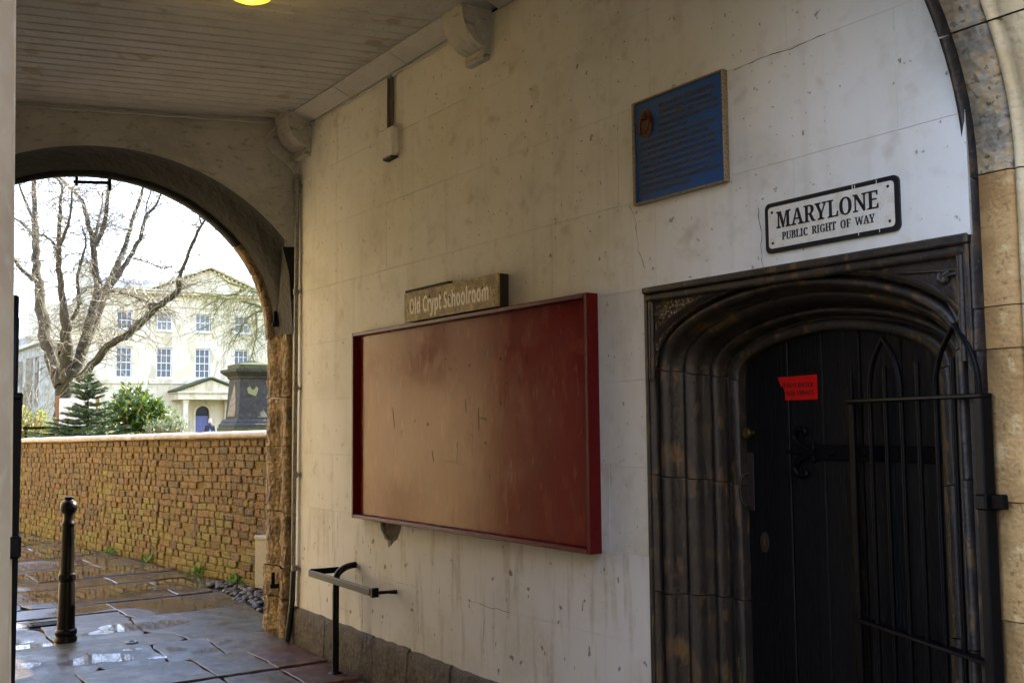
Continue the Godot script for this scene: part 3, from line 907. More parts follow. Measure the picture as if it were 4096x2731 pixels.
func doorway() -> void:
	var d := thing("door_surround", "dark moulded stone door surround with a low pointed arch in a square frame", "doorway")
	var prof := [[0.0, 0.36], [0.0, 0.262], [0.004, 0.254], [0.044, 0.246], [0.05, 0.252], [0.056, 0.275], [0.066, 0.284], [0.076, 0.27], [0.08, 0.236], [0.087, 0.216], [0.098, 0.206], [0.110, 0.211], [0.116, 0.226], [0.119, 0.25], [0.126, 0.245], [0.129, 0.198], [0.136, 0.190], [0.137, 0.166], [0.141, 0.146], [0.150, 0.130], [0.164, 0.118], [0.176, 0.112], [0.181, 0.128], [0.186, 0.126], [0.190, 0.086], [0.196, 0.078], [0.197, 0.062], [0.203, 0.042], [0.213, 0.029], [0.226, 0.025], [0.238, 0.033], [0.244, 0.05], [0.247, 0.09], [0.256, 0.092], [0.260, 0.05], [0.266, 0.012], [0.288, 0.004]]
	var cuts := [0.0, 0.24, 0.50, 0.76, 1.0, 1.43, 2.0, 2.22, 2.5, 2.78, 3.0]
	for i in cuts.size() - 1:
		var s0: float = cuts[i] + 0.001
		var s1: float = cuts[i + 1] - 0.001
		var n := 22 if (s0 >= 1.0 and s1 <= 2.0) else 3
		var rows := []
		for k in n + 1:
			var s := lerpf(s0, s1, float(k) / n)
			var row := []
			for p in prof:
				var q := door_pt(p[0], p[1], s)
				q.y = maxf(q.y, 0.0)
				row.append(q + Vector3(0.0, 0.0, 0.0))
			rows.append(row)
		var st := begin()
		skin(st, rows, 0, false)
		fin(st, "surround_stone", M.dark_stone, d)
	# spandrels: sunk panel between the arch and the square label
	for sd in [-1, 1]:
		var poly := PackedVector2Array()
		for k in 15:
			var p := door_pt(0.262, 0.0, 1.5 + sd * 0.5 * k / 14.0)
			poly.append(Vector2(p.z, p.y))
		poly.append(Vector2(-2.60 + sd * 0.755, 1.86))
		poly.append(Vector2(-2.60 + sd * 0.755, 2.222))
		poly.append(Vector2(-2.60, 2.222))
		var st := begin()
		plate(st, poly, Transform3D(Basis(Vector3(0, 0, 1), Vector3.UP, Vector3(-1, 0, 0)), Vector3(0.022, 0, 0)), 0.1)
		var sp := fin(st, "spandrel", M.flecked_stone if sd < 0 else M.dark_stone, d)
		# carved leaf and inner border
		st = begin()
		var z: float = -2.60 + sd * 0.70
		tube(st, [Vector3(0.02, 1.955, z + sd * 0.002), Vector3(0.02, 2.122, z), Vector3(0.02, 2.140, z - sd * 0.27)], [0.007], 6)
		tube(st, curve([Vector3(0.02, 1.955, z), Vector3(0.02, 2.045, z - sd * 0.05), Vector3(0.02, 2.10, z - sd * 0.13), Vector3(0.02, 2.137, z - sd * 0.25)], 4), [0.006], 6)
		for k in 3:
			var a: float = [0.6, 1.2, 1.9][k]
			tube(st, curve([Vector3(0.021, 2.085, z - sd * 0.035), Vector3(0.012, 2.085 + sin(a) * 0.022, z - sd * (0.035 + cos(a) * 0.03)), Vector3(0.02, 2.085 + sin(a + 0.5) * 0.035, z - sd * (0.035 + cos(a + 0.5) * 0.06))], 4), [0.006, 0.011, 0.012, 0.008], 6)
		fin(st, "carved_leaf", M.flecked_stone if sd < 0 else M.dark_stone, sp)
	# square label moulding
	var st := begin()
	tube(st, [Vector3(0.008, 2.178, -3.345), Vector3(0.008, 2.178, -1.855)], [0.018], 10)
	bbox(st, Vector3(0.05, 0.03, 1.52), 0.006, Transform3D(Basis(), Vector3(0.012, 2.212, -2.60)), 0.002)
	fin(st, "label_moulding", M.dark_stone, d)
	for sd in [-1, 1]:
		st = begin()
		tube(st, [Vector3(0.01, 1.83, -2.60 + sd * 0.722), Vector3(0.01, 2.18, -2.60 + sd * 0.722)], [0.014], 10)
		bbox(st, Vector3(0.05, 2.10, 0.018), 0.004, Transform3D(Basis(), Vector3(0.02, 1.148, -2.60 + sd * 0.747)), 0.001)
		fin(st, "label_moulding", M.dark_stone, d)
	# the plank door
	var dr := thing("wooden_door", "black plank door with a curled iron strap hinge behind the folded gate", "door", Vector3(0.30, 0, -2.60))
	var edges := [-0.475, -0.235, -0.065, 0.11, 0.29, 0.475]
	for i in 5:
		var w: float = edges[i + 1] - edges[i] - 0.004
		put("plank", boxm(Vector3(0.045, 2.08, w), 0.004), M.door_black, dr, Vector3(0.0225 + [0.0, 0.002, -0.001, 0.002, 0.0][i], 1.045, (edges[i] + edges[i + 1]) / 2.0))
	for yh in [1.525]:
		st = begin()
		bbox(st, Vector3(0.012, 0.06, 0.62), 0.003, Transform3D(Basis(), Vector3(-0.006, yh, 0.19)))
		bbox(st, Vector3(0.022, 0.075, 0.022), 0.004, Transform3D(Basis(), Vector3(-0.008, yh, -0.115)))
		for sy in [-1, 1]:
			var c := curve([Vector3(-0.006, yh, -0.10), Vector3(-0.01, yh + sy * 0.018, -0.155), Vector3(-0.012, yh + sy * 0.055, -0.205), Vector3(-0.012, yh + sy * 0.092, -0.185), Vector3(-0.012, yh + sy * 0.085, -0.145), Vector3(-0.012, yh + sy * 0.068, -0.155)], 5)
			var rr := []
			for k in c.size():
				rr.append(lerpf(0.017, 0.008, float(k) / c.size()))
			tube(st, c, rr, 7)
		tube(st, [Vector3(-0.006, yh, -0.10), Vector3(-0.01, yh + 0.002, -0.17), Vector3(-0.008, yh, -0.25)], [0.014, 0.016, 0.003], 7)
		var hg := fin(st, "strap_hinge", M.iron, dr)
		for k in 4:
			st = begin()
			lathe(st, [[0.012, 0.0], [0.011, 0.005], [0.006, 0.009]], 8)
			var r := fin(st, "rivet", M.iron, hg, Vector3(-0.012, yh, -0.02 + k * 0.15))
			r.rotation.z = PI / 2.0
	st = begin()
	lathe(st, [[0.012, 0.0], [0.010, 0.015], [0.02, 0.022], [0.024, 0.032], [0.018, 0.042]], 14)
	var kn := fin(st, "knob", M.brass, dr, Vector3(0.0, 1.60, -0.435))
	kn.rotation.z = PI / 2.0
	st = begin()
	bbox(st, Vector3(0.006, 0.24, 0.045), 0.002, Transform3D(Basis(), Vector3(-0.003, 1.40, -0.452)))
	tube(st, curve([Vector3(-0.004, 1.43, -0.455), Vector3(-0.04, 1.42, -0.462), Vector3(-0.05, 1.365, -0.465), Vector3(-0.04, 1.31, -0.46), Vector3(-0.004, 1.30, -0.452)], 5), [0.006], 8)
	fin(st, "pull_handle", M.rust_iron, dr)
	st = begin()
	var ov := PackedVector2Array()
	for k in 16:
		ov.append(Vector2(cos(TAU * k / 16.0) * 0.024, sin(TAU * k / 16.0) * 0.042))
	plate(st, ov, Transform3D(Basis(Vector3(0, 0, 1), Vector3.UP, Vector3(-1, 0, 0)), Vector3(-0.004, 1.154, -0.38)), 0.004)
	var es := fin(st, "escutcheon", M.rust_iron, dr)
	st = begin()
	bbox(st, Vector3(0.006, 0.026, 0.008), 0.001, Transform3D(Basis(), Vector3(-0.006, 1.154, -0.38)))
	fin(st, "keyhole", M.brass, es)

# ---------------------------------------------------------------- the near arch that frames the view
func near_pt(o: float, d: float, s: float) -> Vector3:
	var xc := -1.31
	var R := 1.345 + o
	var spring := 2.40
	var x: float
	var y: float
	if s <= 1.0:
		x = xc + R
		y = lerpf(-0.05, spring, s)
	elif s >= 2.0:
		x = xc - R
		y = lerpf(2.78, -0.05, s - 2.0)
	else:
		var a := (s - 1.0) * PI
		x = xc + R * cos(a)
		y = spring + R * sin(a)
		if a > PI / 2.0:
			y = 2.78 + (spring + R - 2.78) * sin(a)
	if x < xc:   # the old left jamb leans outwards
		x -= 0.017 * (y - 1.0) * clampf((xc - x) / 1.2, 0.0, 1.0)
	return Vector3(x, y, -1.85 + 0.27 * x + d)

func near_arch() -> void:
	var n := thing("entrance_arch", "ochre sandstone entrance arch framing the view in the foreground", "arch")
	var inner := [[0.04, -0.02], [-0.012, -0.012], [-0.028, 0.0], [-0.022, 0.012], [0.0, 0.02], [0.012, 0.034]]
	var face := [[0.02, 0.034], [0.018, 0.046], [-0.03, 0.05], [-0.042, 0.056], [-0.044, 0.15], [-0.036, 0.158], [-0.02, 0.16]]
	var outer := [[-0.024, 0.163], [-0.034, 0.168], [-0.036, 0.18], [-0.026, 0.19], [-0.012, 0.194], [-0.018, 0.204], [-0.03, 0.21], [-0.022, 0.26], [0.01, 0.32], [0.03, 0.37], [0.035, 0.42], [0.06, 0.455], [0.34, 0.46]]
	var sy := func(y: float) -> float: return (y + 0.05) / 2.45
	var cuts := [0.0, sy.call(0.50), sy.call(1.05), sy.call(1.40), sy.call(1.86), sy.call(1.99), 1.0, 1.11, 1.22, 1.34, 1.47, 1.6, 1.74, 1.87, 2.0, 3.0]
	for i in cuts.size() - 1:
		var s0: float = cuts[i] + 0.0007
		var s1: float = cuts[i + 1] - 0.0007
		var cnt := 8 if s0 >= 1.0 and s1 <= 2.0 else 2
		var sets := [[inner, M.dark_stone, "rebate_stone"], [face, M.flaky_stone if i >= 6 and i < 9 else M.ochre_stone, "arch_stone"], [outer, M.worn_stone if i >= 14 else M.pale_stone, "hood_stone"]]
		if i == 4:
			sets[1][1] = M.ochre_stone
		if i >= 11:
			for e in sets:
				e[1] = M.worn_stone
		for e in sets:
			var st := begin()
			var rows := []
			for k in cnt + 1:
				var s := lerpf(s0, s1, float(k) / cnt)
				var row := []
				for p in e[0]:
					row.append(near_pt(p[0], p[1], s))
				rows.append(row)
			skin(st, rows, 0, true)
			# joint faces so that gaps are not see-through
			for end in [0, cnt]:
				var r: Array = rows[end].duplicate()
				var s: float = s0 if end == 0 else s1
				r.append(near_pt(0.2, e[0][-1][1], s))
				r.append(near_pt(0.2, e[0][0][1], s))
				fan(st, r)
			fin(st, e[2], e[1], n)
	# core behind the joints
	var rows2 := []
	for k in 61:
		var s := 3.0 * k / 60.0
		rows2.append([near_pt(0.05, -0.01, s), near_pt(0.05, 0.44, s)])
	var st2 := begin()
	skin(st2, rows2, 0, true)
	fin(st2, "mortar_core", M.plinth, n)
	# wall over the arch, inside and outside
	for side in [0, 1]:
		var st := begin()
		var d := -0.012 if side == 0 else 0.455
		var rows := []
		for k in 33:
			var s := 1.0 + k / 32.0
			var p := near_pt(0.03 if side == 0 else 0.2, d, s)
			rows.append([p, Vector3(p.x, 4.4, p.z)])
		skin(st, rows, 0, side == 0)
		fin(st, "spandrel_wall", M.paint_rough if side == 0 else M.ochre_stone, n)

# ---------------------------------------------------------------- the far arch
func ff(x: float, y: float, off: float) -> Vector3:
	return Vector3(x, y, -7.15 + 0.33 * x - off)

func far_front(t: float) -> Vector2:   # -1..1 across
	var a := t * 0.905
	return Vector2(-1.30 + sin(a) * 1.637 / 1.053, 1.993 + cos(a) * 1.637)

func far_back(t: float) -> Vector2:
	var a := t * PI / 2.0
	return Vector2(-1.29 + sin(a) * 1.26, 2.31 + cos(a) * 1.215)

func far_arch() -> void:
	var w := thing("far_arch_wall", "rough whitewashed end wall with a dark round arch opening to the churchyard path", "archway")
	var bumps := FastNoiseLite.new()
	bumps.seed = 8
	bumps.frequency = 2.6
	# inner face above the arch
	var st := begin()
	var rows := []
	for i in 61:
		var t := -1.0 + i / 30.0
		var p := far_front(t)
		var row := []
		for k in 17:
			var y := lerpf(p.y, 4.0, k / 16.0)
			var b := 0.0 if k == 0 else bumps.get_noise_2d(p.x, y) * 0.028 + bumps.get_noise_2d(p.x * 4.0 + 9.0, y * 4.0) * 0.012
			row.append(ff(p.x, y, b))
		rows.append(row)
	skin(st, rows, 0, true)
	fin(st, "plaster_face", M.paint_rough, w)
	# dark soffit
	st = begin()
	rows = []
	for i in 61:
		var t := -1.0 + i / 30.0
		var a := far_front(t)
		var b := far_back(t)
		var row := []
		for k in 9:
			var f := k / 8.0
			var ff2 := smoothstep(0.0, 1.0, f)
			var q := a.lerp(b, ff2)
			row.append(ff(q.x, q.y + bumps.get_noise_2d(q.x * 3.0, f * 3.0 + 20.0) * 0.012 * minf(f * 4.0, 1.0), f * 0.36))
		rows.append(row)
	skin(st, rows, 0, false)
	fin(st, "soffit", M.shade_dark_stone, w)
	# outer order: voussoirs and jamb stones of the opening
	var segs := 15
	for i in segs:
		var t0 := -1.0 + 2.0 * i / segs + 0.0012
		var t1 := -1.0 + 2.0 * (i + 1) / segs - 0.0012
		st = begin()
		var rr := []
		for k in 5:
			var t := lerpf(t0, t1, k / 4.0)
			var b := far_back(t)
			var nrm := Vector2(sin(t * PI / 2.0), cos(t * PI / 2.0))
			var inn := b - nrm * 0.0
			rr.append([ff(inn.x + nrm.x * 0.12, inn.y + nrm.y * 0.12, 0.34), ff(inn.x - nrm.x * 0.02, inn.y - nrm.y * 0.02, 0.345), ff(inn.x - nrm.x * 0.035, inn.y - nrm.y * 0.035, 0.36), ff(inn.x - nrm.x * 0.03, inn.y - nrm.y * 0.03, 0.44), ff(inn.x + nrm.x * 0.02, inn.y + nrm.y * 0.02, 0.49), ff(inn.x + nrm.x * 0.4, inn.y + nrm.y * 0.4, 0.50)])
		skin(st, rr, 0, false)
		fin(st, "voussoir", M.shade_dark_stone if i > 1 and i < segs - 3 else M.jamb_stone, w)
	st = begin()
	rows = []
	for i in 61:
		var t := -1.0 + i / 30.0
		var nrm := Vector2(sin(t * PI / 2.0), cos(t * PI / 2.0))
		var q := far_back(t) - nrm * 0.022
		rows.append([ff(q.x + nrm.x * 0.05, q.y + nrm.y * 0.05, 0.34), ff(q.x, q.y, 0.36), ff(q.x, q.y, 0.44), ff(q.x + nrm.x * 0.06, q.y + nrm.y * 0.06, 0.48)])
	skin(st, rows, 0, false)
	fin(st, "arch_core", M.shade_dark_stone, w)
	var ys := [0.05, 0.40, 0.62, 1.02, 1.50, 1.86, 2.33]
	for sd in [1, -1]:
		for i in ys.size() - 1:
			st = begin()
			var rr := []
			for k in 9:
				var y := lerpf(ys[i] + 0.003, ys[i + 1] - 0.003, k / 8.0)
				var row := []
				var plan := [[0.06, 0.07], [0.010, 0.074], [-0.004, 0.085], [-0.008, 0.12], [0.0, 0.16], [0.012, 0.20], [0.020, 0.24], [0.022, 0.29], [0.0, 0.33], [-0.012, 0.35], [-0.016, 0.43], [-0.004, 0.475], [0.03, 0.495], [0.4, 0.50]]
				for p in plan:
					var er := bumps.get_noise_2d(y * 2.2 + sd * 7.0, p[1] * 9.0) * 0.018 + bumps.get_noise_2d(y * 9.0, p[1] * 30.0 + 4.0) * 0.008
					if y < 0.62:
						er -= 0.012
					var x: float = -1.29 + sd * (1.262 + p[0] + (er if p[1] > 0.0 and p[1] < 0.48 else 0.0))
					row.append(ff(x, y, p[1]))
				rr.append(row)
			skin(st, rr, 0, sd < 0)
			fin(st, "jamb_stone", M.jamb_stone, w)
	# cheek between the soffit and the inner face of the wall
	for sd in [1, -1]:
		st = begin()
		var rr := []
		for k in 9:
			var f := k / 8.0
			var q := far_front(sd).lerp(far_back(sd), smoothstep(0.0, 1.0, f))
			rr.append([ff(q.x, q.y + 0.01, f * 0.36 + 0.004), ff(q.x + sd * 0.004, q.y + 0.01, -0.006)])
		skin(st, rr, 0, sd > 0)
		fin(st, "jamb_head", M.shade_dark_stone, w)
	for sd in [1, -1]:
		var xa: float = -1.30 + sd * 1.215
		var xb: float = -1.30 + sd * 1.36
		st = begin()
		rows = []
		for k in 9:
			var y := lerpf(2.90, 4.0, k / 8.0)
			rows.append([ff(xa, y, 0.0), ff(xb, y, 0.0)])
		skin(st, rows, 0, sd > 0)
		fin(st, "plaster_face", M.paint_rough, w)
		st = begin()
		plate(st, PackedVector2Array([Vector2(-1.30 + sd * 1.20, 2.96), Vector2(-1.30 + sd * 1.36, 2.96), Vector2(-1.30 + sd * 1.36, 2.60), Vector2(-1.30 + sd * 1.262, 2.60), Vector2(-1.30 + sd * 1.25, 2.75)]), Transform3D(Basis(Vector3(1, 0, 0.33), Vector3.UP, Vector3(0, 0, 1)), Vector3(0, 0, -7.15 + 0.003)), 0.02)
		fin(st, "jamb_head", M.shade_dark_stone, w)
	# iron pintles for the lost gate
	for y in [2.45, 0.516]:
		st = begin()
		bar(st, ff(0.0, y - 0.04, 0.26), ff(-0.075, y - 0.04, 0.26), 0.03, 0.04)
		tube(st, [ff(-0.055, y - 0.05, 0.26), ff(-0.055, y + 0.06, 0.26)], [0.014], 8)
		fin(st, "iron_pintle", M.iron, w)
	# old iron bracket under the crown
	st = begin()
	bar(st, ff(-1.36, 3.425, 0.42), ff(-1.36, 3.54, 0.42), 0.02, 0.03)
	bar(st, ff(-1.145, 3.40, 0.42), ff(-1.145, 3.54, 0.42), 0.024, 0.03)
	bar(st, ff(-1.38, 3.452, 0.42), ff(-1.14, 3.458, 0.42), 0.022, 0.02)
	fin(st, "iron_bracket", M.iron, w)
	# outer face above and beside
	st = begin()
	rows = []
	for i in 61:
		var t := -1.0 + i / 30.0
		var a := t * PI / 2.0
		var p := Vector2(-1.29 + sin(a) * 1.6, 2.31 + cos(a) * 1.55)
		rows.append([ff(p.x, p.y, 0.5), ff(p.x, 4.4, 0.5)])
	skin(st, rows, 0, false)
	fin(st, "outer_face", M.jamb_stone, w)

# ---------------------------------------------------------------- boarded ceiling
func ceiling() -> void:
	var c := thing("boarded_ceiling", "white painted tongue and groove plank ceiling of the passage", "ceiling")
	var k := 0.27
	var wd := 0.116
	var dirn := Vector3(1, 0, k).normalized()
	var len := 2.80 / dirn.x
	var ang := -atan(k)
	var protos := []
	for v in 3:
		protos.append(boxm(Vector3(len, 0.02, wd - 0.010), 0.007))
	var z := -1.95
	var i := 0
	while z > -7.75:
		var at_beam := z < -4.40 and z > -4.76
		if not at_beam:
			var o := put("ceiling_board", protos[i % 3], M.paint_board, c, Vector3(-1.31, 3.912 + rng.randf_range(-0.0015, 0.0015), z - 1.31 * k))
			o.rotation.y = ang
		z -= wd * sqrt(1.0 + k * k)
		i += 1
	var st := begin()
	bbox(st, Vector3(len, 0.24, 0.30), 0.012, Transform3D(Basis(Vector3.UP, ang), Vector3(-1.31, 3.985, -4.58 - 1.31 * k)))
	fin(st, "ceiling_beam", M.paint_board, c)
	# sloping fillet along the wall head
	for seg in [[-7.0, -4.76], [-4.44, -2.0]]:
		var zz: float = seg[0]
		while zz < seg[1] - 0.05:
			var z1 := minf(zz + rng.randf_range(0.7, 1.0), seg[1])
			st = begin()
			var a := Vector3(-0.075, 3.866, zz + 0.002)
			var b := Vector3(-0.075, 3.866, z1 - 0.002)
			bar(st, a, b, 0.022, 0.14, Vector3(0.42, 1, 0).normalized(), 0.005)
			fin(st, "cornice_fillet", M.paint_board, c)
			zz = z1
	# void over the boards
	st = begin()
	prism(st, PackedVector2Array([Vector2(-2.9, -2.4), Vector2(0.2, -1.6), Vector2(0.2, -7.3), Vector2(-2.9, -8.3)]), 3.96, 4.3)
	fin(st, "floor_above", M.void_black, c)
	# stone corbels under beam ends
	for q in [[-4.64, 0.20, 0.0], [-7.02, 0.24, 0.0]]:
		var w: float = q[1]
		var cb := thing("stone_corbel", "whitewashed quarter-round corbel carrying the beam end above the cable box" if q[0] > -5.0 else "whitewashed quarter-round corbel in the far corner above the grey conduit", "corbel", Vector3(0, 3.62, q[0]), "corbels along the wall head")
		st = begin()
		var pts := [Vector2(0.02, 0.0), Vector2(-0.035, 0.0), Vector2(-0.035, 0.03)]
		for j in 9:
			var a := PI / 2.0 * j / 8.0
			pts.append(Vector2(-0.02 - sin(a) * 0.16, 0.235 - cos(a) * 0.20))
		pts.append(Vector2(-0.18, 0.30))
		pts.append(Vector2(0.02, 0.30))
		var poly := PackedVector2Array(pts)
		plate(st, poly, Transform3D(Basis(Vector3(1, 0, 0), Vector3.UP, Vector3(0, 0, 1)), Vector3(0, 0, w / 2.0)), w)
		fin(st, "corbel_block", M.paint_rough, cb)
		st = begin()
		bbox(st, Vector3(0.05, 0.028, w * 0.9), 0.005, Transform3D(Basis(), Vector3(-0.02, -0.012, 0)), 0.002)
		fin(st, "corbel_foot", M.paint_rough, cb)

# ---------------------------------------------------------------- the building round the passage
func building_mass() -> void:
	var nz0 := func(x: float) -> float: return -1.40 + 0.27 * x
	var fz0 := func(x: float) -> float: return -7.64 + 0.33 * x
	var b := thing("passage_building", "old stone building that the passage runs through", "building")
	var st := begin()
	prism(st, PackedVector2Array([Vector2(-8, nz0.call(-8)), Vector2(7, nz0.call(7)), Vector2(7, fz0.call(7)), Vector2(-8, fz0.call(-8))]), 4.32, 8.5)
	fin(st, "upper_storey", M.ochre_stone, b)
	st = begin()
	prism(st, PackedVector2Array([Vector2(0.36, nz0.call(0.36)), Vector2(7, nz0.call(7)), Vector2(7, fz0.call(7)), Vector2(0.36, fz0.call(0.36))]), -0.1, 4.32)
	fin(st, "schoolroom_block", M.ochre_stone, b)
	st = begin()
	prism(st, PackedVector2Array([Vector2(-8, nz0.call(-8)), Vector2(-2.95, nz0.call(-2.95)), Vector2(-2.95, nz0.call(-2.95) - 0.3), Vector2(-2.72, nz0.call(-2.72) - 0.42), Vector2(-2.72, fz0.call(-2.72)), Vector2(-8, fz0.call(-8))]), -0.1, 4.32)
	fin(st, "side_block", M.plinth, b)

# houses on the other side of the street, behind the viewer: they hide the low sky from the passage
func street_row() -> void:
	for k in 5:
		var w := 6.2
		var x := -16.5 + k * w
		var hgt: float = [9.0, 10.2, 9.4, 10.8, 9.2][k]
		var h := thing("street_house", ["buff rendered", "red brick", "cream rendered", "brown brick", "pale stone"][k] + " town house across the street behind the viewer", "house", Vector3(x, 0, 10.5 + 0.27 * x), "houses across the street")
		h.rotation.y = PI - atan(0.27)
		var holes := []
		for i in 3:
			for j in 3:
				holes.append([-2.4 + i * 1.8, 1.0 + j * 3.0, -1.2 + i * 1.8, 2.8 + j * 3.0])
		var st := begin()
		pierced(st, Transform3D(), -w / 2.0, w / 2.0, -0.1, hgt, holes, 0.15)
		box_at(st, Vector3(-w / 2.0, -0.1, -8.0), Vector3(w / 2.0, hgt - 0.01, -0.3))
		fin(st, "facade", [M.house_trim, M.brick5, M.house_stone, M.brick1, M.church_stone][k], h)
		for q in holes:
			st = begin()
			box_at(st, Vector3(q[0], q[1], -0.14), Vector3(q[2], q[3], -0.12))
			fin(st, "window", M.window_glass, h)

# ---------------------------------------------------------------- brick wall along the path
func brick_wall() -> void:
	var w := thing("brick_wall", "weathered mossy brown brick wall with pale coping along the path", "wall")
	var a := Vector3(wall_x(-7.42), 0, -7.42)
	var b := Vector3(wall_x(-24.0), 0, -24.0)
	var dir := (b - a).normalized()
	var L := a.distance_to(b)
	var nrm := dir.cross(Vector3.UP)      # away from the path
	if nrm.x < 0.0:
		nrm = -nrm
	var top := func(u: float) -> float: return 1.571 - 0.0135 * u
	var basis := Basis(dir, Vector3.UP, dir.cross(Vector3.UP))
	# body in mortar colour, slightly uneven
	var st := begin()
	var rows := []
	for i in 80:
		var u := L * i / 79.0
		var row := []
		for k in 20:
			var y := lerpf(0.0, top.call(u), k / 19.0)
			row.append(a + dir * u + nrm * (0.007 + rng.randf_range(-0.003, 0.003)) + Vector3.UP * y)
		rows.append(row)
	skin(st, rows, 0, false)
	box_wall(st, a + nrm * 0.03, dir, nrm, L, 0.3, 1.34)
	fin(st, "wall_core", M.mortar, w)
	var patches := FastNoiseLite.new()
	patches.seed = 31
	patches.frequency = 0.7
	var protos := []
	for v in 6:
		var bs := begin()
		bbox(bs, Vector3.ONE, 0.085, Transform3D(), 0.06)
		protos.append(done(bs))
	var list := []
	var courses := 19
	for r in courses:
		var u := rng.randf_range(-0.15, 0.0)
		while u < L:
			var ln := rng.randf_range(0.10, 0.135) if rng.randf() < 0.5 else rng.randf_range(0.17, 0.235)
			var hh: float = (top.call(u) - 0.16) / courses
			var y := 0.15 + hh * (r + 0.5) + 0.008 * sin(u * 1.3 + r * 0.4) + 0.006 * sin(u * 3.1)
			list.append([u + ln / 2.0, y, ln - rng.randf_range(0.004, 0.014), hh - rng.randf_range(0.006, 0.013), r])
			u += ln
	list.sort_custom(func(p, q): return p[0] < q[0])
	var placed := 0
	var rest := []
	for i in 9:
		rest.append(begin())
	for q in list:
		if q[0] > 15.2:
			continue
		var proud := rng.randf_range(-0.006, 0.006)
		if rng.randf() < 0.05:
			proud += 0.016
		var at: Vector3 = a + dir * q[0] + nrm * (0.029 + proud) + Vector3.UP * q[1]
		var tone := rng.randi() % 6
		if tone == 5 and rng.randf() < 0.5:
			tone = 1
		var moss: bool = rng.randf() < 0.85 - q[4] * 0.08 + patches.get_noise_2d(q[0] * 1.1, q[4] * 0.16) * 1.1
		var fr := Transform3D(basis * Basis(Vector3.FORWARD, rng.randf_range(-0.03, 0.03)) * Basis(Vector3.UP, rng.randf_range(-0.05, 0.05)) * Basis.from_scale(Vector3(q[2], q[3], 0.08)), at)
		var vis: bool = q[0] > 1.75
		if vis and placed < 300:
			var br := put("brick", protos[rng.randi() % 6], M["mossy%d" % (tone % 3)] if moss else M["brick%d" % tone], w)
			br.transform = fr
			placed += 1
		else:
			rest[6 + tone % 3 if moss else tone].append_from(protos[rng.randi() % 6], 0, fr)
	var am := ArrayMesh.new()
	for i in 9:
		rest[i].commit(am)
		am.surface_set_material(am.get_surface_count() - 1, M["mossy%d" % (i - 6)] if i > 5 else M["brick%d" % i])
	var o := MeshInstance3D.new()
	o.name = "more_bricks"
	o.mesh = am
	o.set_meta("kind", "stuff")
	w.add_child(o, true)
	# stone coping, weathered round on top
	var u := 0.0
	while u < L:
		var ln := minf(rng.randf_range(0.6, 1.0), L - u)
		st = begin()
		var rr := []
		for k in 4:
			var uu := u + 0.004 + (ln - 0.008) * k / 3.0
			var t: float = top.call(uu)
			var row := []
			for p in [[-0.05, 0.0], [-0.062, 0.012], [-0.058, 0.032], [-0.03, 0.05], [0.05, 0.066], [0.15, 0.072], [0.3, 0.05], [0.37, 0.0]]:
				row.append(a + dir * uu + nrm * (p[0] + rng.randf_range(-0.004, 0.004)) + Vector3.UP * (t + p[1] + rng.randf_range(-0.003, 0.003)))
			rr.append(row)
		skin(st, rr, 0, false)
		fan(st, rr[0])
		var rv: Array = rr[-1].duplicate()
		rv.reverse()
		fan(st, rv)
		fin(st, "coping_stone", M.coping, w)
		u += ln

func box_wall(st: SurfaceTool, a: Vector3, dir: Vector3, nrm: Vector3, L: float, th: float, h: float) -> void:
	bbox(st, Vector3(L, h, th), 0.0, Transform3D(Basis(dir, Vector3.UP, dir.cross(Vector3.UP)), a + dir * L / 2.0 + nrm * th / 2.0 + Vector3.UP * h / 2.0))

# ---------------------------------------------------------------- beyond the wall
func garden_ground() -> void:
	var st := begin()
	prism(st, PackedVector2Array([Vector2(wall_x(-9.0) + 0.3, -9.0), Vector2(60, -9.0), Vector2(60, -120), Vector2(-30, -120), Vector2(-30, -40), Vector2(wall_x(-24.0) + 0.3, -24.0)]), -0.3, 0.30)
	var g := fin(st, "lawn", M.lawn, self)
	g.set_meta("kind", "structure")

func sash(n: String, parent: Node, x: float, y: float, w: float, h: float, cols: int, rws: int) -> Node3D:
	var st := begin()
	bbox(st, Vector3(w, h, 0.02), 0.0)
	var win := fin(st, n, [M.window_glass, M.window_dim, M.window_dim, M.window_blind][rng.randi() % 4], parent, Vector3(x, y + h / 2.0, -0.20))
	st = begin()
	for s in [-1, 1]:
		bbox(st, Vector3(0.07, h, 0.08), 0.004, Transform3D(Basis(), Vector3(s * (w / 2.0 - 0.035), 0, 0.05)))
		bbox(st, Vector3(w - 0.14, 0.07, 0.08), 0.004, Transform3D(Basis(), Vector3(0, s * (h / 2.0 - 0.035), 0.05)))
	bbox(st, Vector3(w - 0.14, 0.055, 0.06), 0.004, Transform3D(Basis(), Vector3(0, 0, 0.045)))
	fin(st, "sash_frame", M.sash_white, win)
	st = begin()
	for i in range(1, cols):
		bbox(st, Vector3(0.035, h - 0.14, 0.03), 0.002, Transform3D(Basis(), Vector3(-w / 2.0 + w * i / cols, 0, 0.028)))
	for i in range(1, rws):
		if i * 2 == rws:
			continue
		bbox(st, Vector3(w - 0.14, 0.035, 0.026), 0.002, Transform3D(Basis(), Vector3(0, -h / 2.0 + h * i / rws, 0.026)))
	fin(st, "glazing_bars", M.sash_white, win)
	st = begin()
	bbox(st, Vector3(w + 0.16, 0.11, 0.32), 0.01, Transform3D(Basis(), Vector3(0, -h / 2.0 - 0.055, 0.17)))
	fin(st, "sill", M.sash_white, win)
	return win

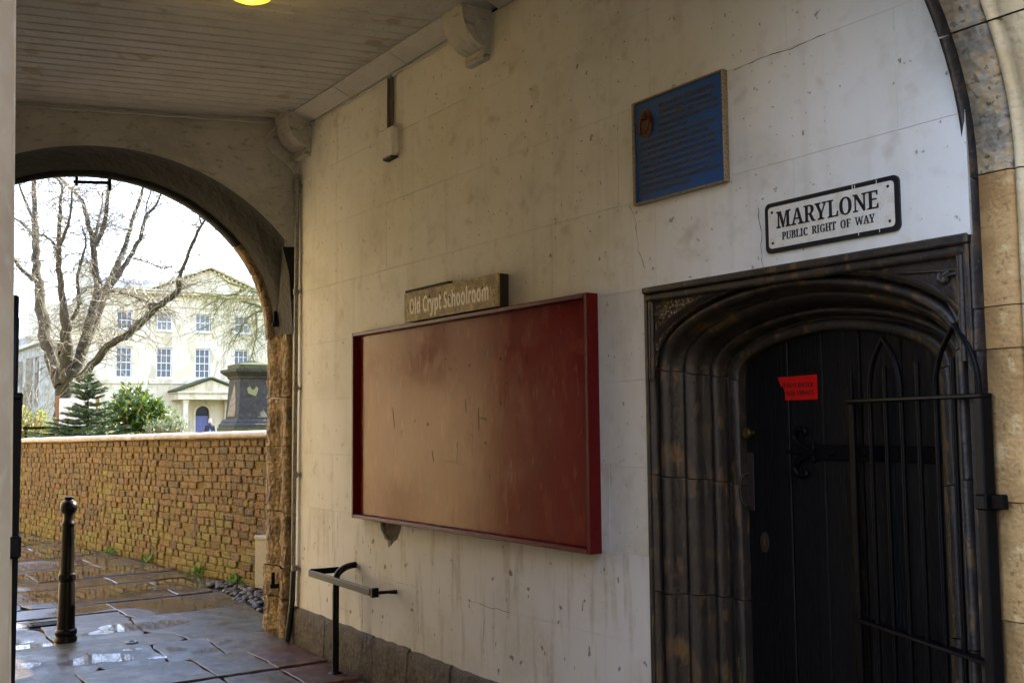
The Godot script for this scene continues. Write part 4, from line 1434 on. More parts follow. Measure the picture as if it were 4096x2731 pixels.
func far_house() -> void:
	var h := thing("town_house", "pale stone classical house with a pediment and a columned porch across the churchyard", "house", Vector3(20.04, 0, -71.28))
	h.rotation_degrees.y = -4.0
	var ctr := [-7.8, -5.17, -2.57, 0.0, 2.7, 5.35, 8.0]
	var holes := []
	for c in ctr:
		if c < -7.0:
			continue
		holes.append([c - 0.52, 4.96, c + 0.52, 7.03])
		holes.append([c - 0.52, 8.18, c + 0.52, 9.42])
		if absf(c) > 3.0:
			holes.append([c - 0.52, 1.5, c + 0.52, 3.5])
	holes.append([-0.44, 0.3, 0.5, 3.1])
	var st := begin()
	pierced(st, Transform3D(), -7.35, 11.0, 0.2, 10.8, holes, 0.28)
	quad(st, Vector3(-7.35, 0.2, -9), Vector3(-7.35, 0.2, 0), Vector3(-7.35, 10.8, 0), Vector3(-7.35, 10.8, -9))
	quad(st, Vector3(11, 0.2, 0), Vector3(11, 0.2, -9), Vector3(11, 10.8, -9), Vector3(11, 10.8, 0))
	quad(st, Vector3(11, 0.2, -9), Vector3(-7.35, 0.2, -9), Vector3(-7.35, 10.8, -9), Vector3(11, 10.8, -9))
	quad(st, Vector3(-7.35, 0.2, -1.2), Vector3(11, 0.2, -1.2), Vector3(11, 10.8, -1.2), Vector3(-7.35, 10.8, -1.2))
	fin(st, "facade", M.house_stone, h)
	for c in ctr:
		if c < -7.0:
			continue
		sash("window", h, c, 4.98, 1.02, 2.03, 3, 4)
		sash("window", h, c, 8.2, 1.02, 1.2, 3, 2)
		if absf(c) > 3.0:
			sash("window", h, c, 1.52, 1.02, 1.96, 3, 4)
	st = begin()
	bbox(st, Vector3(18.5, 0.32, 0.12), 0.02, Transform3D(Basis(), Vector3(1.8, 4.72, 0.05)))
	fin(st, "string_course", M.house_trim, h)
	st = begin()
	bbox(st, Vector3(18.4, 0.10, 0.10), 0.02, Transform3D(Basis(), Vector3(1.8, 9.85, 0.04)))
	fin(st, "frieze_band", M.house_trim, h)
	st = begin()
	bbox(st, Vector3(18.7, 0.16, 0.5), 0.03, Transform3D(Basis(), Vector3(1.8, 10.72, 0.2)))
	bbox(st, Vector3(18.9, 0.10, 0.7), 0.02, Transform3D(Basis(), Vector3(1.8, 10.86, 0.27)))
	for k in 60:
		bbox(st, Vector3(0.12, 0.12, 0.2), 0.0, Transform3D(Basis(), Vector3(-7.3 + k * 0.31, 10.58, 0.15)))
	fin(st, "cornice", M.house_trim, h)
	# pediment
	st = begin()
	var fr := Transform3D(Basis(), Vector3(0, 0, 0.1))
	plate(st, PackedVector2Array([Vector2(-3.4, 10.9), Vector2(4.2, 10.9), Vector2(0.4, 12.5)]), fr, 0.3)
	var ped := fin(st, "pediment", M.house_stone, h)
	st = begin()
	for s in [-1, 1]:
		bar(st, Vector3(0.4 + s * 4.15, 10.98, 0.25), Vector3(0.4, 12.72, 0.25), 0.2, 0.6, Vector3.UP, 0.02)
		for k in 13:
			var f := (k + 0.5) / 13.5
			bbox(st, Vector3(0.12, 0.12, 0.2), 0.0, Transform3D(Basis(), Vector3(0.4 + s * 4.1 * (1.0 - f), 10.82 + 1.68 * f, 0.2)))
	fin(st, "raking_cornice", M.house_trim, ped)
	st = begin()
	var e0 := Vector3(-7.4, 10.9, 0.4)
	quad(st, e0, Vector3(11.1, 10.9, 0.4), Vector3(9.5, 12.2, -4.5), Vector3(-6.0, 12.2, -4.5))
	quad(st, Vector3(11.1, 10.9, -9.1), Vector3(-7.4, 10.9, -9.1), Vector3(-6.0, 12.2, -4.5), Vector3(9.5, 12.2, -4.5))
	tri(st, Vector3(-7.4, 10.9, -9.1), e0, Vector3(-6.0, 12.2, -4.5))
	tri(st, Vector3(11.1, 10.9, 0.4), Vector3(11.1, 10.9, -9.1), Vector3(9.5, 12.2, -4.5))
	quad(st, Vector3(-3.8, 11.05, 0.35), Vector3(0.4, 12.78, 0.35), Vector3(0.4, 12.6, -4.4), Vector3(-3.4, 10.95, -3))
	quad(st, Vector3(0.4, 12.78, 0.35), Vector3(4.6, 11.05, 0.35), Vector3(4.2, 10.95, -3), Vector3(0.4, 12.6, -4.4))
	var roof := fin(st, "roof", M.slate, h)
	st = begin()
	bbox(st, Vector3(0.9, 3.2, 1.4), 0.02, Transform3D(Basis(), Vector3(-7.0, 11.5, -4.5)))
	bbox(st, Vector3(1.0, 0.14, 1.5), 0.02, Transform3D(Basis(), Vector3(-7.0, 13.1, -4.5)))
	fin(st, "chimney", M.house_trim, roof)
	st = begin()
	tube(st, [Vector3(1.5, 0.3, 0.07), Vector3(1.5, 10.5, 0.07)], [0.05], 8)
	fin(st, "drainpipe", M.house_trim, h)
	# side wing
	st = begin()
	pierced(st, Transform3D(Basis(), Vector3(0, 0, -2.0)), -10.2, -7.35, 0.2, 9.9, [[-9.3, 5.2, -8.4, 6.9]], 0.2)
	quad(st, Vector3(-10.2, 0.2, -9), Vector3(-10.2, 0.2, -2), Vector3(-10.2, 9.9, -2), Vector3(-10.2, 9.9, -9))
	quad(st, Vector3(-10.2, 9.9, -2), Vector3(-7.35, 9.9, -2), Vector3(-7.35, 9.9, -9), Vector3(-10.2, 9.9, -9))
	quad(st, Vector3(-10.2, 0.2, -2.4), Vector3(-7.35, 0.2, -2.4), Vector3(-7.35, 9.9, -2.4), Vector3(-10.2, 9.9, -2.4))
	fin(st, "side_wing", M.house_stone, h)
	# porch
	var por := Node3D.new()
	por.name = "porch"
	h.add_child(por, true)
	st = begin()
	bbox(st, Vector3(4.3, 0.42, 2.3), 0.03, Transform3D(Basis(), Vector3(0.03, 3.66, 1.1)))
	bbox(st, Vector3(4.5, 0.12, 2.5), 0.03, Transform3D(Basis(), Vector3(0.03, 3.93, 1.15)))
	for k in 22:
		bbox(st, Vector3(0.09, 0.08, 0.06), 0.0, Transform3D(Basis(), Vector3(-2.05 + k * 0.2, 3.83, 2.28)))
	fin(st, "entablature", M.house_trim, por)
	st = begin()
	plate(st, PackedVector2Array([Vector2(-2.15, 3.99), Vector2(2.2, 3.99), Vector2(0.03, 4.78)]), Transform3D(Basis(), Vector3(0, 0, 2.2)), 2.0)
	fin(st, "porch_pediment", M.house_stone, por)
	st = begin()
	for s in [-1, 1]:
		bar(st, Vector3(0.03 + s * 2.35, 4.02, 1.2), Vector3(0.03, 4.92, 1.2), 0.13, 2.5, Vector3.UP, 0.02)
		for k in 10:
			bbox(st, Vector3(0.09, 0.09, 0.06), 0.0, Transform3D(Basis(), Vector3(0.03 + s * (2.2 - k * 0.21), 4.0 + k * 0.083, 2.3)))
	fin(st, "porch_cornice", M.tomb_moss, por)
	for s in [-1, 1]:
		for zz in [1.9, 0.15]:
			st = begin()
			bbox(st, Vector3(0.42, 0.14, 0.42), 0.01, Transform3D(Basis(), Vector3(0, 3.36, 0)))
			bbox(st, Vector3(0.36, 0.08, 0.36), 0.01, Transform3D(Basis(), Vector3(0, 3.25, 0)))
			bbox(st, Vector3(0.31, 2.95, 0.31), 0.015, Transform3D(Basis(), Vector3(0, 1.75, 0)))
			bbox(st, Vector3(0.42, 0.16, 0.42), 0.01, Transform3D(Basis(), Vector3(0, 0.36, 0)))
			fin(st, "column", M.house_trim, por, Vector3(0.03 + s * 1.6, 0, zz))
	# door with fanlight
	st = begin()
	bbox(st, Vector3(0.9, 2.1, 0.06), 0.005, Transform3D(Basis(), Vector3(0.03, 1.35, -0.2)))
	for i in 2:
		for k in 3:
			bbox(st, Vector3(0.3, 0.5, 0.03), 0.008, Transform3D(Basis(), Vector3(-0.19 + i * 0.44, 0.7 + k * 0.62, -0.165)))
	var dd := fin(st, "front_door", M.blue_door, h)
	st = begin()
	bbox(st, Vector3(0.06, 0.2, 0.02), 0.004, Transform3D(Basis(), Vector3(0.03, 1.25, -0.155)))
	fin(st, "letter_plate", M.brass, dd)
	st = begin()
	var semi := PackedVector2Array([Vector2(-0.45, 2.42), Vector2(0.51, 2.42)])
	for k in 9:
		var a := PI * k / 8.0
		semi.append(Vector2(0.03 + cos(a) * 0.48, 2.60 + sin(a) * 0.48))
	plate(st, semi, Transform3D(Basis(), Vector3(0, 0, -0.2)), 0.03)
	fin(st, "fanlight", M.window_glass, h)
	st = begin()
	var rows := []
	for k in 21:
		var t := k / 20.0
		var row := []
		for r in [0.47, 0.62]:
			if t < 0.25:
				row.append(Vector3(0.03 + r, lerpf(0.3, 2.6, t * 4.0), 0.06))
			elif t > 0.75:
				row.append(Vector3(0.03 - r, lerpf(2.6, 0.3, (t - 0.75) * 4.0), 0.06))
			else:
				var a := (t - 0.25) * 2.0 * PI
				row.append(Vector3(0.03 + cos(a) * r, 2.6 + sin(a) * r, 0.06))
		row.append(row[-1] + Vector3(0, 0, -0.1))
		row.push_front(row[0] + Vector3(0, 0, -0.3))
		rows.append(row)
	skin(st, rows, -1, false)
	fin(st, "door_arch", M.house_trim, h)

func church() -> void:
	var c := thing("church_wall", "grey stone church wall with tall arched windows and buttresses at far left", "church", Vector3(6.0, 0, 0))
	var fr := Transform3D(Basis(Vector3(0, 0, 1), Vector3.UP, Vector3(-1, 0, 0)), Vector3.ZERO)
	var zs := [51.4, 54.0, 56.8, 59.5, 62.2, 64.9]
	var holes := []
	for z in zs:
		holes.append([-z - 0.5, 2.6, -z + 0.5, 4.9])
	var st := begin()
	pierced(st, fr, -78.0, -49.6, 0.2, 5.5, holes, 0.35)
	box_at(st, Vector3(0.5, 0.2, -78.0), Vector3(0.85, 5.5, -49.6))
	quad(st, Vector3(0, 0.2, -49.6), Vector3(0.85, 0.2, -49.6), Vector3(0.85, 5.5, -49.6), Vector3(0, 5.5, -49.6))
	fin(st, "nave_wall", M.church_stone, c)
	st = begin()
	box_at(st, Vector3(-0.12, 5.62, -78.0), Vector3(0.5, 6.05, -53.0), 0.03)
	fin(st, "parapet", M.church_stone, c)
	st = begin()
	box_at(st, Vector3(-0.2, 5.45, -78.0), Vector3(0.9, 5.62, -49.5), 0.03)
	fin(st, "string_course", M.house_trim, c)
	for z in zs:
		st = begin()
		box_at(st, Vector3(0.3, 2.55, -z - 0.51), Vector3(0.34, 4.92, -z + 0.51))
		var wn := fin(st, "window", M.window_glass, c)
		st = begin()
		bbox(st, Vector3(0.14, 2.3, 0.12), 0.01, Transform3D(Basis(), Vector3(0.2, 3.75, -z)))
		for sd in [-1, 1]:
			tube(st, curve([Vector3(0.12, 4.2, -z + sd * 0.5), Vector3(0.12, 4.6, -z + sd * 0.36), Vector3(0.12, 4.88, -z)], 4), [0.10], 6)
		fin(st, "tracery", M.church_stone, wn)
		st = begin()
		box_at(st, Vector3(-0.55, 0.2, -z - 1.55), Vector3(0.0, 3.6, -z - 1.1), 0.02)
		box_at(st, Vector3(-0.3, 3.6, -z - 1.53), Vector3(0.0, 4.9, -z - 1.12), 0.02)
		fin(st, "buttress", M.church_stone, c)

func limb(st: SurfaceTool, flat: Array, n: int) -> Array:
	var pts := []
	var rad := []
	for i in range(0, flat.size(), 4):
		pts.append(Vector3(flat[i], flat[i + 1], flat[i + 2]))
		rad.append(flat[i + 3])
	var c := curve(pts, 4)
	var r := []
	for i in c.size():
		var f := i / 4.0
		var k := mini(int(f), rad.size() - 2)
		r.append(lerpf(rad[k], rad[k + 1], f - k) * rng.randf_range(0.94, 1.06))
		if i > 0 and i < c.size() - 1:
			var j: float = r[i] * 0.28
			c[i] += Vector3(rng.randf_range(-j, j), rng.randf_range(-j, j), rng.randf_range(-j, j))
	tube(st, c, r, n)
	return [c, r]

func twig(st: SurfaceTool, p: Vector3, d: Vector3, len: float, r: float, depth: int, droop: float) -> void:
	var pts := [p]
	var rad := [r]
	var n := 4
	var q := p
	var dd := d
	for i in n:
		dd = (dd + Vector3(rng.randf_range(-0.35, 0.35), rng.randf_range(-0.3, 0.3) - droop, rng.randf_range(-0.35, 0.35))).normalized()
		q += dd * len / n
		pts.append(q)
		rad.append(r * (1.0 - 0.75 * (i + 1) / n))
		if depth > 0 and rng.randf() < 0.75:
			var side := Vector3(rng.randf_range(-1, 1), rng.randf_range(-0.6, 0.8), rng.randf_range(-1, 1))
			twig(st, q, (dd + side * 0.9).normalized(), len * rng.randf_range(0.35, 0.65), r * 0.55, depth - 1, droop)
	tube(st, pts, rad, 3, false)

func aisle_wall() -> void:
	# the church beside the path, out of the picture to the left; the red board mirrors it
	var c := thing("church_aisle", "sunlit pale stone church wall beside the path left of the arch", "church")
	var st := begin()
	pierced(st, Transform3D(Basis(Vector3(0, 0, -1), Vector3.UP, Vector3(1, 0, 0)), Vector3(-4.4, 0, 0)), 9.6, 30.0, -0.05, 8.0, [[12.0, 2.2, 13.6, 6.0], [17.0, 2.2, 18.6, 6.0], [22.0, 2.2, 23.6, 6.0]], 0.4)
	box_at(st, Vector3(-12, -0.05, -30.0), Vector3(-4.9, 8.0, -9.6))
	fin(st, "aisle_wall", M.aisle_stone, c)
	for z in [12.8, 17.8, 22.8]:
		st = begin()
		box_at(st, Vector3(-4.86, 2.2, -z - 0.8), Vector3(-4.8, 6.0, -z + 0.8))
		fin(st, "window", M.window_glass, c)

func trees() -> void:
	var t := thing("bare_tree", "large bare tree with many upright limbs behind the brick wall", "tree")
	var tw := begin()
	for i in TREE.size():
		var st := begin()
		var flat: Array = TREE[i].duplicate()
		if i == 0:
			flat = [2.47, 0.2, -27.95, 0.26] + flat
		var cr := limb(st, flat, 12 if i == 0 else 9)
		fin(st, "trunk" if i == 0 else "limb", M.bark, t)
		if i == 0:
			continue
		for k in cr[0].size():
			if k < 2:
				continue
			var r: float = cr[1][k]
			for m in 4:
				if rng.randf() < (0.75 if cr[0][k].y < 6.2 else 0.68):
					var d := Vector3(rng.randf_range(-1, 1), rng.randf_range(-0.5, 0.9), rng.randf_range(-1, 1)).normalized()
					var low: bool = cr[0][k].y < 6.2
					twig(tw, cr[0][k] + d * r * 0.7, d, rng.randf_range(0.4, 1.1) if not low else rng.randf_range(0.35, 0.9), rng.randf_range(0.008, 0.016), 2, 0.12 if low else -0.03)
	var o := fin(tw, "crown", M.twig, t)
	o.set_meta("kind", "stuff")
	# neighbour whose drooping branches reach in from the right
	var t2 := thing("bare_tree", "mossy drooping bare branches reaching in beside the arch jamb from the right", "tree")
	var st0 := begin()
	limb(st0, [9.6, 0.2, -21.0, 0.3, 9.5, 3.0, -21.1, 0.26, 9.4, 6.0, -21.2, 0.22, 9.5, 9.0, -21.3, 0.12], 10)
	fin(st0, "trunk", M.bark, t2)
	tw = begin()
	for i in RTREE.size():
		var st := begin()
		var flat: Array = RTREE[i].duplicate()
		if i == 0:
			flat = [9.4, 5.4, -21.1, 0.16] + flat
		if i == 2:
			flat = [9.45, 4.6, -21.1, 0.17] + flat
		var cr := limb(st, flat, 7)
		fin(st, "limb", M.twig_moss, t2)
		for k in cr[0].size():
			if k < 2:
				continue
			for m in 3:
				if rng.randf() < 0.75:
					var d := Vector3(rng.randf_range(-1, 0.4), rng.randf_range(-0.9, 0.5), rng.randf_range(-1, 1)).normalized()
					twig(tw, cr[0][k], d, rng.randf_range(0.35, 0.9), rng.randf_range(0.005, 0.010), 2, 0.16)
	o = fin(tw, "crown", M.twig_moss, t2)
	o.set_meta("kind", "stuff")

# ---------------------------------------------------------------- shrubs
func leaf(st: SurfaceTool, p: Vector3, d: Vector3, up: Vector3, len: float, w: float) -> void:
	var s := d.cross(up).normalized() * w / 2.0
	var n := s.cross(d).normalized() * w * 0.18
	var a := p
	var b := p + d * len * 0.45 + s + n
	var c := p + d * len
	var e := p + d * len * 0.45 - s + n
	var m := p + d * len * 0.5
	tri(st, a, b, m)
	tri(st, b, c, m)
	tri(st, c, e, m)
	tri(st, e, a, m)

func rdir(yb := 0.0) -> Vector3:
	return Vector3(rng.randf_range(-1, 1), rng.randf_range(-1, 1) + yb, rng.randf_range(-1, 1)).normalized()

func bush(n: String, label: String, at: Vector3, rx: float, h: float, stems: int, per: int, len: float, w: float, ma: Material, mb: Material) -> void:
	var b := thing(n, label, "shrub", at)
	var wood := begin()
	var la := begin()
	var lb := begin()
	for i in stems:
		var a := rng.randf() * TAU
		var f := sqrt(rng.randf())
		var tip := Vector3(cos(a) * f * rx, h * rng.randf_range(0.55, 1.0) * (1.0 - 0.28 * f * f), sin(a) * f * rx * 0.7)
		var c := curve([Vector3(cos(a) * 0.12, 0, sin(a) * 0.1), tip * 0.5 + Vector3(0, h * 0.1, 0) + rdir() * 0.08, tip], 4)
		tube(wood, c, [0.016, 0.014, 0.012, 0.011, 0.01, 0.009, 0.008, 0.006, 0.004], 4, false)
		for k in per:
			var q: Vector3 = c[rng.randi_range(int(c.size() * 0.4), c.size() - 1)] + rdir() * len * 0.5
			leaf(la if rng.randf() < 0.6 else lb, q, rdir(0.35), rdir(1.0), len * rng.randf_range(0.7, 1.2), w * rng.randf_range(0.8, 1.2))
	fin(wood, "stems", M.post_wood, b)
	fin(la, "foliage", ma, b)
	fin(lb, "foliage", mb, b)

func shrubs() -> void:
	bush("laurel_bush", "glossy green laurel bush right of the young fir behind the wall", Vector3(1.72, 0.30, -18.1), 0.70, 2.08, 210, 34, 0.14, 0.05, M.laurel, M.laurel_light)
	bush("grey_shrub", "low grey-green feathery shrub in front of the laurel", Vector3(1.92, 0.30, -16.95), 0.5, 1.62, 240, 60, 0.06, 0.016, M.grey_leaf, M.grey_leaf)
	bush("golden_shrub", "yellow-green shrub left of the big tree trunk", Vector3(0.66, 0.30, -21.9), 0.8, 1.85, 150, 34, 0.07, 0.035, M.gold_leaf, M.laurel_light)
	# bare brown shoots over the golden shrub
	var sh := thing("bare_shrub", "thin bare brown shoots rising above the golden shrub", "shrub", Vector3(0.45, 0.30, -22.3))
	var st := begin()
	for i in 26:
		var a := rng.randf() * TAU
		twig(st, Vector3(cos(a) * 0.15, 0.8, sin(a) * 0.15), Vector3(cos(a) * 0.3, 1, sin(a) * 0.3).normalized(), rng.randf_range(1.2, 2.4), 0.012, 1, -0.02)
	fin(st, "shoots", M.twig, sh)
	# young fir
	var f := thing("young_fir", "small dark green fir tree standing behind the brick wall", "tree", Vector3(0.82, 0.30, -17.42))
	st = begin()
	tube(st, [Vector3(0, 0, 0), Vector3(0.01, 1.0, 0), Vector3(-0.02, 2.16, 0)], [0.035, 0.025, 0.004], 7)
	fin(st, "trunk", M.bark, f)
	var nd := begin()
	var br := begin()
	var lev := [[2.15, 0.05, 5], [2.08, 0.13, 6], [2.0, 0.24, 7], [1.92, 0.26, 7], [1.82, 0.18, 6], [1.70, 0.22, 6], [1.62, 0.30, 7], [1.54, 0.36, 8], [1.44, 0.40, 9], [1.36, 0.56, 10], [1.26, 0.66, 11], [1.16, 0.72, 11], [1.05, 0.76, 11], [0.9, 0.8, 10]]
	for L in lev:
		for k in L[2]:
			var a: float = TAU * k / L[2] + rng.randf_range(-0.25, 0.25)
			var ln: float = L[1] * rng.randf_range(0.75, 1.15)
			var o := Vector3(0, L[0] + rng.randf_range(-0.03, 0.03), 0)
			var tip := o + Vector3(cos(a) * ln, ln * rng.randf_range(-0.02, 0.12) + 0.02, sin(a) * ln)
			var c := curve([o, o.lerp(tip, 0.5) - Vector3(0, ln * 0.07, 0), tip], 5)
			tube(br, c, [0.008, 0.007, 0.006, 0.005, 0.004, 0.003], 4, false)
			var shoots := [c]
			for q in range(2, c.size() - 1):
				for sd in [-1, 1]:
					var d: Vector3 = (c[q + 1] - c[q]).normalized()
					var s: Vector3 = d.cross(Vector3.UP) * sd
					var sl := ln * rng.randf_range(0.2, 0.36)
					shoots.append([c[q], c[q] + (d * 0.8 + s * 0.8 - Vector3(0, 0.12, 0)).normalized() * sl])
			for s in shoots:
				for i in s.size() - 1:
					var p0: Vector3 = s[i]
					var p1: Vector3 = s[i + 1]
					var dd := (p1 - p0).normalized()
					var cnt := int(p0.distance_to(p1) / 0.003) + 2
					for m in cnt:
						var p := p0.lerp(p1, rng.randf())
						var side := (rdir(0.3) - dd * 0.1)
						side = (side - dd * side.dot(dd)).normalized()
						var e := p + (side + dd * 0.9).normalized() * rng.randf_range(0.028, 0.048)
						var wv := dd.cross(side) * 0.0042
						tri(nd, p - wv, p + wv, e)
	fin(br, "boughs", M.post_wood, f)
	fin(nd, "needles", M.fir, f)
	# weeds at the foot of the wall
	for w in [[0.40, -10.6, 0.16, "second green weed tuft from the cabinet at the foot of the brick wall"], [0.22, -11.9, 0.13, "third green weed tuft from the cabinet along the brick wall foot"], [0.10, -13.0, 0.12, "farthest small weed tuft at the foot of the brick wall"], [0.50, -9.75, 0.16, "large green weed tuft nearest the cobbles and the grey cabinet"]]:
		var wd := thing("weed", w[3], "weed", Vector3(wall_x(w[1]) - 0.05, 0.165, w[1]), "weeds along the wall foot")
		st = begin()
		for k in 22:
			var d := rdir(1.2)
			leaf(st, Vector3(rng.randf_range(-0.06, 0.06), 0, rng.randf_range(-0.06, 0.06)), d, rdir(0.5), w[2] * rng.randf_range(0.5, 1.1), 0.02)
		fin(st, "leaves", M.weed, wd)

# ---------------------------------------------------------------- pedestal tomb
func monument() -> void:
	var t := thing("pedestal_tomb", "dark mossy stone pedestal tomb with moulded cap behind the brick wall", "tomb", Vector3(4.30, 0.30, -19.72))
	t.rotation_degrees.y = 1.0
	t.scale = Vector3(0.9, 1.0, 0.9)
	var tiers := [["tomb_base", M.tomb_moss, [[0.52, 0.0], [0.52, 1.33]]], ["base_moulding", M.tomb, [[0.50, 1.33], [0.50, 1.38], [0.46, 1.42], [0.46, 1.44], [0.42, 1.49]]], ["shaft", M.tomb, [[0.385, 1.49], [0.325, 2.265]]], ["cap_moulding", M.tomb, [[0.345, 2.265], [0.36, 2.29], [0.36, 2.31], [0.41, 2.35], [0.475, 2.40], [0.48, 2.45]]], ["cap_block", M.tomb_moss, [[0.36, 2.45], [0.36, 2.54]]], ["cap_pyramid", M.tomb_moss, [[0.36, 2.54], [0.02, 2.635]]]]
	var sh: Node
	for q in tiers:
		var st := begin()
		var prof := []
		for p in q[2]:
			prof.append([p[0] * 1.414, p[1]])
		lathe(st, prof, 4, 9, 9, 0.0, true)
		var o := fin(st, q[0], q[1], t)
		o.rotation.y = PI / 4.0
		if q[0] == "shaft":
			sh = t
	# pale panel on the left face, lichen and scars on the front
	var fr := Transform3D(Basis(), Vector3(0, 0, 0.372))
	var st := begin()
	for pl in [PackedVector2Array([Vector2(-0.10, 2.10), Vector2(-0.16, 2.06), Vector2(-0.14, 1.96), Vector2(-0.05, 1.93), Vector2(0.03, 1.91), Vector2(0.07, 1.99), Vector2(0.09, 2.05), Vector2(0.05, 2.10), Vector2(0.0, 2.04), Vector2(-0.05, 2.03)])]:
		plate(st, pl, Transform3D(Basis(Vector3.RIGHT, -0.077), Vector3(-0.02, 0.027, 0.507)), 0.004)
	fin(st, "lichen_patch", M.lichen, t)
	st = begin()
	plate(st, PackedVector2Array([Vector2(0.06, 1.50), Vector2(0.28, 1.50), Vector2(0.26, 1.56), Vector2(0.2, 1.64), Vector2(0.13, 1.60), Vector2(0.12, 1.54)]), Transform3D(Basis(Vector3.RIGHT, -0.077), Vector3(-0.02, 0.027, 0.507)), 0.004)
	fin(st, "pale_patch", M.tomb_pale, t)
	st = begin()
	plate(st, PackedVector2Array([Vector2(-0.26, 1.52), Vector2(0.18, 1.52), Vector2(0.2, 1.7), Vector2(0.1, 2.05), Vector2(0.02, 2.18), Vector2(-0.05, 2.0), Vector2(-0.18, 1.8)]), Transform3D(Basis(Vector3.UP, -PI / 2.0) * Basis(Vector3.RIGHT, -0.077), Vector3(-0.507, 0.027, 0.0)), 0.004)
	fin(st, "pale_patch", M.tomb_pale, t)

# ---------------------------------------------------------------- iron gates
func gate(label: String, at: Vector3, turn: float) -> void:
	var g := thing("iron_gate", label, "gate", at, "iron gates of the entrance arch")
	g.rotation.y = turn
	var st := begin()
	bar(st, Vector3(0.0, 0.12, 0), Vector3(0.0, 1.715, 0), 0.04, 0.04, Vector3.UP, 0.004)
	fin(st, "hinge_stile", M.iron, g)
	st = begin()
	bar(st, Vector3(0.745, 0.12, 0), Vector3(0.745, 1.71, 0), 0.034, 0.016, Vector3.UP, 0.003)
	fin(st, "lock_stile", M.iron, g)
	for q in [[-0.02, 1.72], [0.0, 0.922], [0.0, 0.20]]:
		st = begin()
		bar(st, Vector3(q[0], q[1], 0), Vector3(0.765, q[1], 0), 0.014, 0.042, Vector3.UP, 0.003)
		fin(st, "rail", M.iron, g)
	for q in [[0.622, 1.73], [0.522, 1.838], [0.425, 1.73], [0.328, 1.84], [0.23, 1.73], [0.137, 1.846]]:
		st = begin()
		tube(st, [Vector3(q[0], 0.14, 0), Vector3(q[0], q[1], 0)], [0.0085], 7)
		fin(st, "gate_bar", M.iron, g)
	st = begin()
	tube(st, [Vector3(0.745, 1.72, 0), Vector3(0.745, 1.845, 0)], [0.009, 0.007], 7)
	fin(st, "finial", M.iron, g)
	for q in [[0.425, 0.622, 1.936], [0.012, 0.23, 1.947]]:
		st = begin()
		var c: float = (q[0] + q[1]) / 2.0
		tube(st, curve([Vector3(q[0], 1.72, 0), Vector3(q[0] + 0.006, 1.79, 0), Vector3(lerpf(q[0], c, 0.38), 1.87, 0), Vector3(c, q[2], 0)], 5), [0.009], 7)
		tube(st, curve([Vector3(q[1], 1.72, 0), Vector3(q[1] - 0.006, 1.79, 0), Vector3(lerpf(q[1], c, 0.38), 1.87, 0), Vector3(c, q[2], 0)], 5), [0.009], 7)
		fin(st, "pointed_hoop", M.iron, g)
	for y in [1.40, 0.35]:
		st = begin()
		bbox(st, Vector3(0.05, 0.05, 0.05), 0.006, Transform3D(Basis(), Vector3(0.0, y, 0)))
		bar(st, Vector3(0, y, 0), Vector3(-0.07, y + 0.004, 0.01), 0.045, 0.03, Vector3.UP, 0.004)
		fin(st, "hinge", M.iron, g)

func gates() -> void:
	# the right leaf is folded back into the doorway; the left one stands edge-on
	gate("black iron gate with pointed hoops folded back against the dark door", Vector3(-0.035, 0, -1.80), deg_to_rad(90.0 - 22.2))
	gate("black iron gate standing open edge-on at the far left edge", Vector3(-2.617, 0, -2.46), deg_to_rad(90.0 - 9.3))

